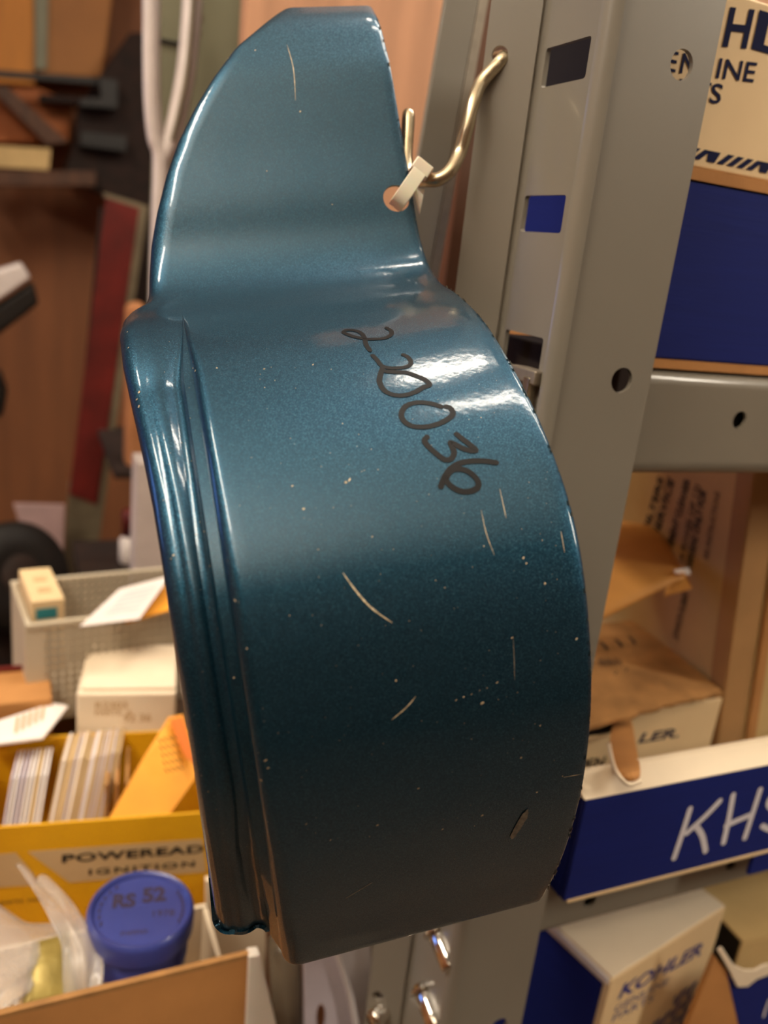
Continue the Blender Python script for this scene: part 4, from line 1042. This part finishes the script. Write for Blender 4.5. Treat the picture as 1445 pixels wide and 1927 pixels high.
# olive packet in the tray
pk = [onY(60, 1775, .350), onY(128, 1758, .352), onY(150, 1880, .324), onY(40, 1900, .322)]
g = G(); tp = []; bt = []
n_p = (pk[1] - pk[0]).cross(pk[3] - pk[0]).normalized()
if n_p.dot(pk[0] - C0) > 0: n_p = -n_p
for j in range(9):
    for i in range(9):
        u, v = i / 8, j / 8; p = pk[0].lerp(pk[1], u).lerp(pk[3].lerp(pk[2], u), v); f = .004 * (math.sin(math.pi * u) * math.sin(math.pi * v)) + .0008
        tp.append(p + n_p * f); bt.append(p - n_p * f)
fs = []
for j in range(8):
    for i in range(8):
        a = j * 9 + i; fs += [(a, a + 1, a + 10, a + 9), (81 + a + 1, 81 + a, 81 + a + 9, 81 + a + 10)]
for i in range(8): fs += [(i, 81 + i, 82 + i, i + 1), (72 + i, 73 + i, 154 + i, 153 + i), (i * 9, i * 9 + 9, 81 + i * 9 + 9, 81 + i * 9), (i * 9 + 8, 81 + i * 9 + 8, 81 + i * 9 + 17, i * 9 + 17)]
g.add(tp + bt, fs); obj('foil_packet', g, BRASS, smooth=True, label='olive gold packet inside the clear bag beside the blue jar', cat='packet')

# ------------------------------------------------------------------ pale metal brackets under the shroud
Yb = .345
t = thing('metal_bracket', 'pale lilac metal bracket with an oval hole, hanging below the shroud', 'bracket', onY(600, 1980, Yb))
g = G()
def b2(px, py): p = onY(px, py, Yb); return (p.x, p.z - H)
plate([b2(*p) for p in ((572, 1740), (612, 1735), (628, 1790), (650, 1860), (672, 1980), (690, 2150), (575, 2150))], [[b2(604 + 9 * math.cos(k * math.pi / 8), 1915 + 26 * math.sin(k * math.pi / 8)) for k in range(16)]], Vector((0, Yb, H)), UX, UZ, -.002, g)
obj('bracket_plate', g, LILAC, t, bevel=.0003)
obj('bracket_lip', G().prism([onY(612, 1735, Yb), onY(628, 1790, Yb), onY(650, 1860, Yb), onY(672, 1980, Yb), onY(690, 2150, Yb), onY(699, 2150, Yb), onY(681, 1980, Yb), onY(660, 1860, Yb), onY(637, 1790, Yb), onY(621, 1735, Yb)], UY * -.006), WHITEM, t, bevel=.0006)
t = thing('metal_strip', 'grey folded metal strip between the lilac bracket and the post, below the shroud', 'bracket', onY(690, 1980, .37))
obj('strip_face', G().prism([onY(615, 1720, .37), onY(700, 1720, .37), onY(706, 2150, .37), onY(640, 2150, .37)], UY * .002), WHITEM, t)
obj('strip_rib', G().prism([onY(697, 1720, .368), onY(707, 1720, .368), onY(713, 2150, .368), onY(703, 2150, .368)], UY * -.006), STEELG, t)
obj('strip_edge', G().prism([onY(706, 1700, .372), onY(735, 1700, .372), onY(722, 1870, .372), onY(716, 1870, .372)], UY * .002), PAPER, t)
obj('back_strip', G().prism([onY(706, 1700, .376), onY(790, 1700, .376), onY(790, 2150, .376), onY(706, 2150, .376)], UY * .002), WHITEM, t)
t = thing('clear_tube', 'dull clear plastic tube standing beside the white plastic strip', 'tube', onY(550, 2100, .35))
obj('tube_wall', G().tube([onY(535, 1770, .36), onY(550, 2140, .36)], .0095, 24), mat('smoky_plastic', rgb(150, 132, 110), .15, trans=.6, var=.2, scale=20), t, smooth=True)
# side board low down that carries them
obj('shelf_board', G().box(Vector((.1405, .295, H + onY(620, 2140, .345).z - H - .004)) - UX * .045, UX * .073, UY * .12, UZ * .012), BENCH, label='small wooden board below the brackets', cat='board')

# ------------------------------------------------------------------ far left background
Yr = 1.25
t = thing('red_upright', 'worn red steel upright with a grey lower half, behind the boxes at left', 'post', onY(130, 1300, Yr))
obj('red_face', G().prism([onY(200, 372, Yr), onY(262, 392, Yr), onY(185, 950, Yr), onY(130, 930, Yr)], UY * .004), RED, t)
obj('grey_face', G().prism([onY(130, 905, Yr + .003), onY(188, 930, Yr + .003), onY(160, 1150, Yr + .003), onY(60, 1700, Yr + .003), onY(10, 1700, Yr + .003), onY(112, 1150, Yr + .003)], UY * .004), STEELG, t)
obj('edge_flange', G().prism([onY(262, 392, Yr), onY(278, 396, Yr), onY(160, 1200, Yr), onY(145, 1200, Yr)], UY * .03), STEELG, t)
obj('cap', G().prism([onY(196, 362, Yr), onY(280, 388, Yr), onY(279, 398, Yr), onY(198, 372, Yr)], UY * .03), STEELG, t)
obj('dark_edge', G().prism([onY(190, 390, Yr + .005), onY(202, 392, Yr + .005), onY(168, 740, Yr + .005), onY(157, 740, Yr + .005)], UY * .02), DARKM, t)
def wheel(name, label, cat, px, py, Y, R1, m, ax):
    c = onY(px, py, Y); t = thing(name, label, cat, c - UZ * R1)
    prof_ = [(R1 * .45, -.02), (R1 * .9, -.022), (R1, -.012), (R1, .012), (R1 * .9, .022), (R1 * .45, .02)]
    obj('tyre', G().lathe(c, ax, prof_, 40), m, t, smooth=True)
    obj('hub', G().lathe(c, ax, [(R1 * .2, -.026), (R1 * .44, -.018), (R1 * .44, .018), (R1 * .2, .026)], 24), DARKM, t, smooth=True)
wheel('rubber_wheel', 'black rubber wheel beside the lattice basket at the left edge', 'wheel', 25, 1085, .95, .062, BLACK, Vector((.6, -1, .5)))
obj('wheel_stand', G().box(onY(25, 1085, .95) + Vector((-.05, .02, -.9 + .0)) - UZ * (onY(25, 1085, .95).z - .9), UX * .10, UY * .05, UZ * (onY(25, 1085, .95).z - .045)), DARKM, label='dark stand under the black rubber wheel', cat='stand')
ws = bpy.data.objects['wheel_stand']
def block(name, label, cat, pix, Y, th, m, bev=.002, foot=None):
    return obj(name, G().prism([onY(a, b, Y) for a, b in pix], UY * th), m, bevel=bev, label=label, cat=cat)
# shelving unit that carries the far things: a board wall with cleats
Yw = 2.36
def far(px, py): return onY(px, py, 2.30)
cab = thing('wood_cabinet', 'ochre wooden cabinet doors lit warmly at the top left', 'cabinet', onY(100, 250, 2.36))
obj('door', G().prism([onY(-120, -160, 2.34), onY(64, -160, 2.34), onY(66, 160, 2.34), onY(-120, 150, 2.34)], UY * .08), OCHRE, cab, bevel=.004)
obj('door', G().prism([onY(92, -160, 2.34), onY(232, -160, 2.34), onY(192, 146, 2.34), onY(72, 140, 2.34)], UY * .08), mat('dull_ochre', rgb(170, 110, 48), .6, var=.15, scale=6), cab, bevel=.004)
obj('door', G().prism([onY(-120, 165, 2.34), onY(72, 165, 2.34), onY(135, 190, 2.34), onY(130, 268, 2.34), onY(-120, 268, 2.34)], UY * .08), mat('burnt_ochre', rgb(178, 98, 40), .6, var=.15, scale=6), cab, bevel=.004)
obj('mullion', G().prism([onY(64, -160, 2.33), onY(94, -160, 2.33), onY(88, 130, 2.33), onY(66, 130, 2.33)], UY * .08), GREEN, cab)
block('iron_bar', 'long black iron bar across the ochre cabinet', 'bar', [(-60, 127), (215, 148), (214, 162), (-60, 140)], 2.22, .016, BLACK)
block('clamp_block', 'black clamp at the right end of the iron bar', 'clamp', [(185, 145), (222, 150), (222, 205), (150, 200), (150, 184), (190, 184)], 2.20, .05, BLACK)
block('slanted_strut', 'dark brown strut slanting across the ochre cabinet', 'strut', [(-20, 165), (12, 160), (130, 268), (88, 272)], 2.24, .06, WOODD)
block('rail_strip', 'short dark rail below the iron bar', 'rail', [(74, 176), (160, 182), (160, 196), (74, 190)], 2.27, .06, DARKM)
block('machine_cabinet', 'dark brown machine behind the white loop stand', 'machine', [(150, 195), (245, 60), (300, 60), (300, 420), (120, 330), (140, 262)], 2.26, .08, DARKM, .01)
block('black_box', 'small black box on the dark machine', 'box', [(152, 246), (240, 256), (238, 286), (150, 274)], 2.21, .05, BLACK)
block('pale_carton', 'pale tan carton on the far shelf at the left edge', 'box', [(-60, 270), (96, 280), (92, 320), (-60, 312)], 2.20, .10, KRAFTL)
block('far_shelf', 'brown wooden shelf under the pale tan carton', 'shelf', [(-80, 320), (180, 322), (180, 350), (-80, 350)], 2.16, .09, WOODD)
block('white_block', 'white slanted block with a dark body below it at the left edge', 'tool', [(-40, 520), (40, 496), (58, 524), (-40, 592)], 1.25, .05, WHITEM, .004)
ht_ = obj('tool_body', G().prism([onY(a, b, 1.26) for a, b in [(-40, 600), (62, 532), (74, 572), (-40, 660)]], UY * .05), BLACK, bpy.data.objects['white_block'], bevel=.006)
block('tool_rack', 'dark rack at the left edge behind the white block', 'rack', [(-200, 440), (-30, 440), (-30, 1500), (-200, 1500)], 1.35, .06, DARKM)
obj('knob', G().prism([onY(a, b, 1.30) for a, b in [(-60, 690), (0, 700), (14, 740), (6, 785), (-30, 800), (-60, 800)]], UY * .05), BLACK, bpy.data.objects['tool_rack'], bevel=.008)
block('paper_sheet', 'pinkish white paper sheet pinned behind the black wheel', 'paper', [(25, 948), (122, 950), (118, 1070), (60, 1060)], 1.20, .004, VIO, .0005)
block('peach_tube', 'peach coloured cardboard tube end beside the shroud', 'tube', [(240, 575), (275, 570), (300, 885), (238, 885)], 1.05, .04, mat('peach_card', rgb(190, 128, 82), .7), .008)
block('grey_rail', 'dark grey rail right of the red upright', 'rail', [(262, 400), (285, 400), (285, 580), (240, 640)], 1.28, .02, DARKM)
t = thing('small_bottle', 'small white and red bottle between the red upright and the shroud', 'bottle', onY(240, 1060, .98))
c = onY(243, 1058, .98)
obj('body', G().lathe(c, UZ, [(.010, 0), (.012, .002), (.012, .030), (.008, .034), (.006, .036)], 20), PAPER, t, smooth=True)
obj('cap', G().lathe(c + UZ * .036, UZ, [(.0095, 0), (.0095, .030), (.007, .032)], 20), RED, t, smooth=True)
cc = c - UX * .1
obj('back_shelf', G().box(Vector((c.x - .06, .90, c.z - .02)), UX * .20, UY * .16, UZ * .02), DARKM, label='dark shelf board under the small bottle', cat='shelf')
block('dark_ledge', 'dark ledge under the peach coloured tube', 'shelf', [(215, 886), (330, 884), (330, 900), (215, 902)], 1.03, .24, DARKM)
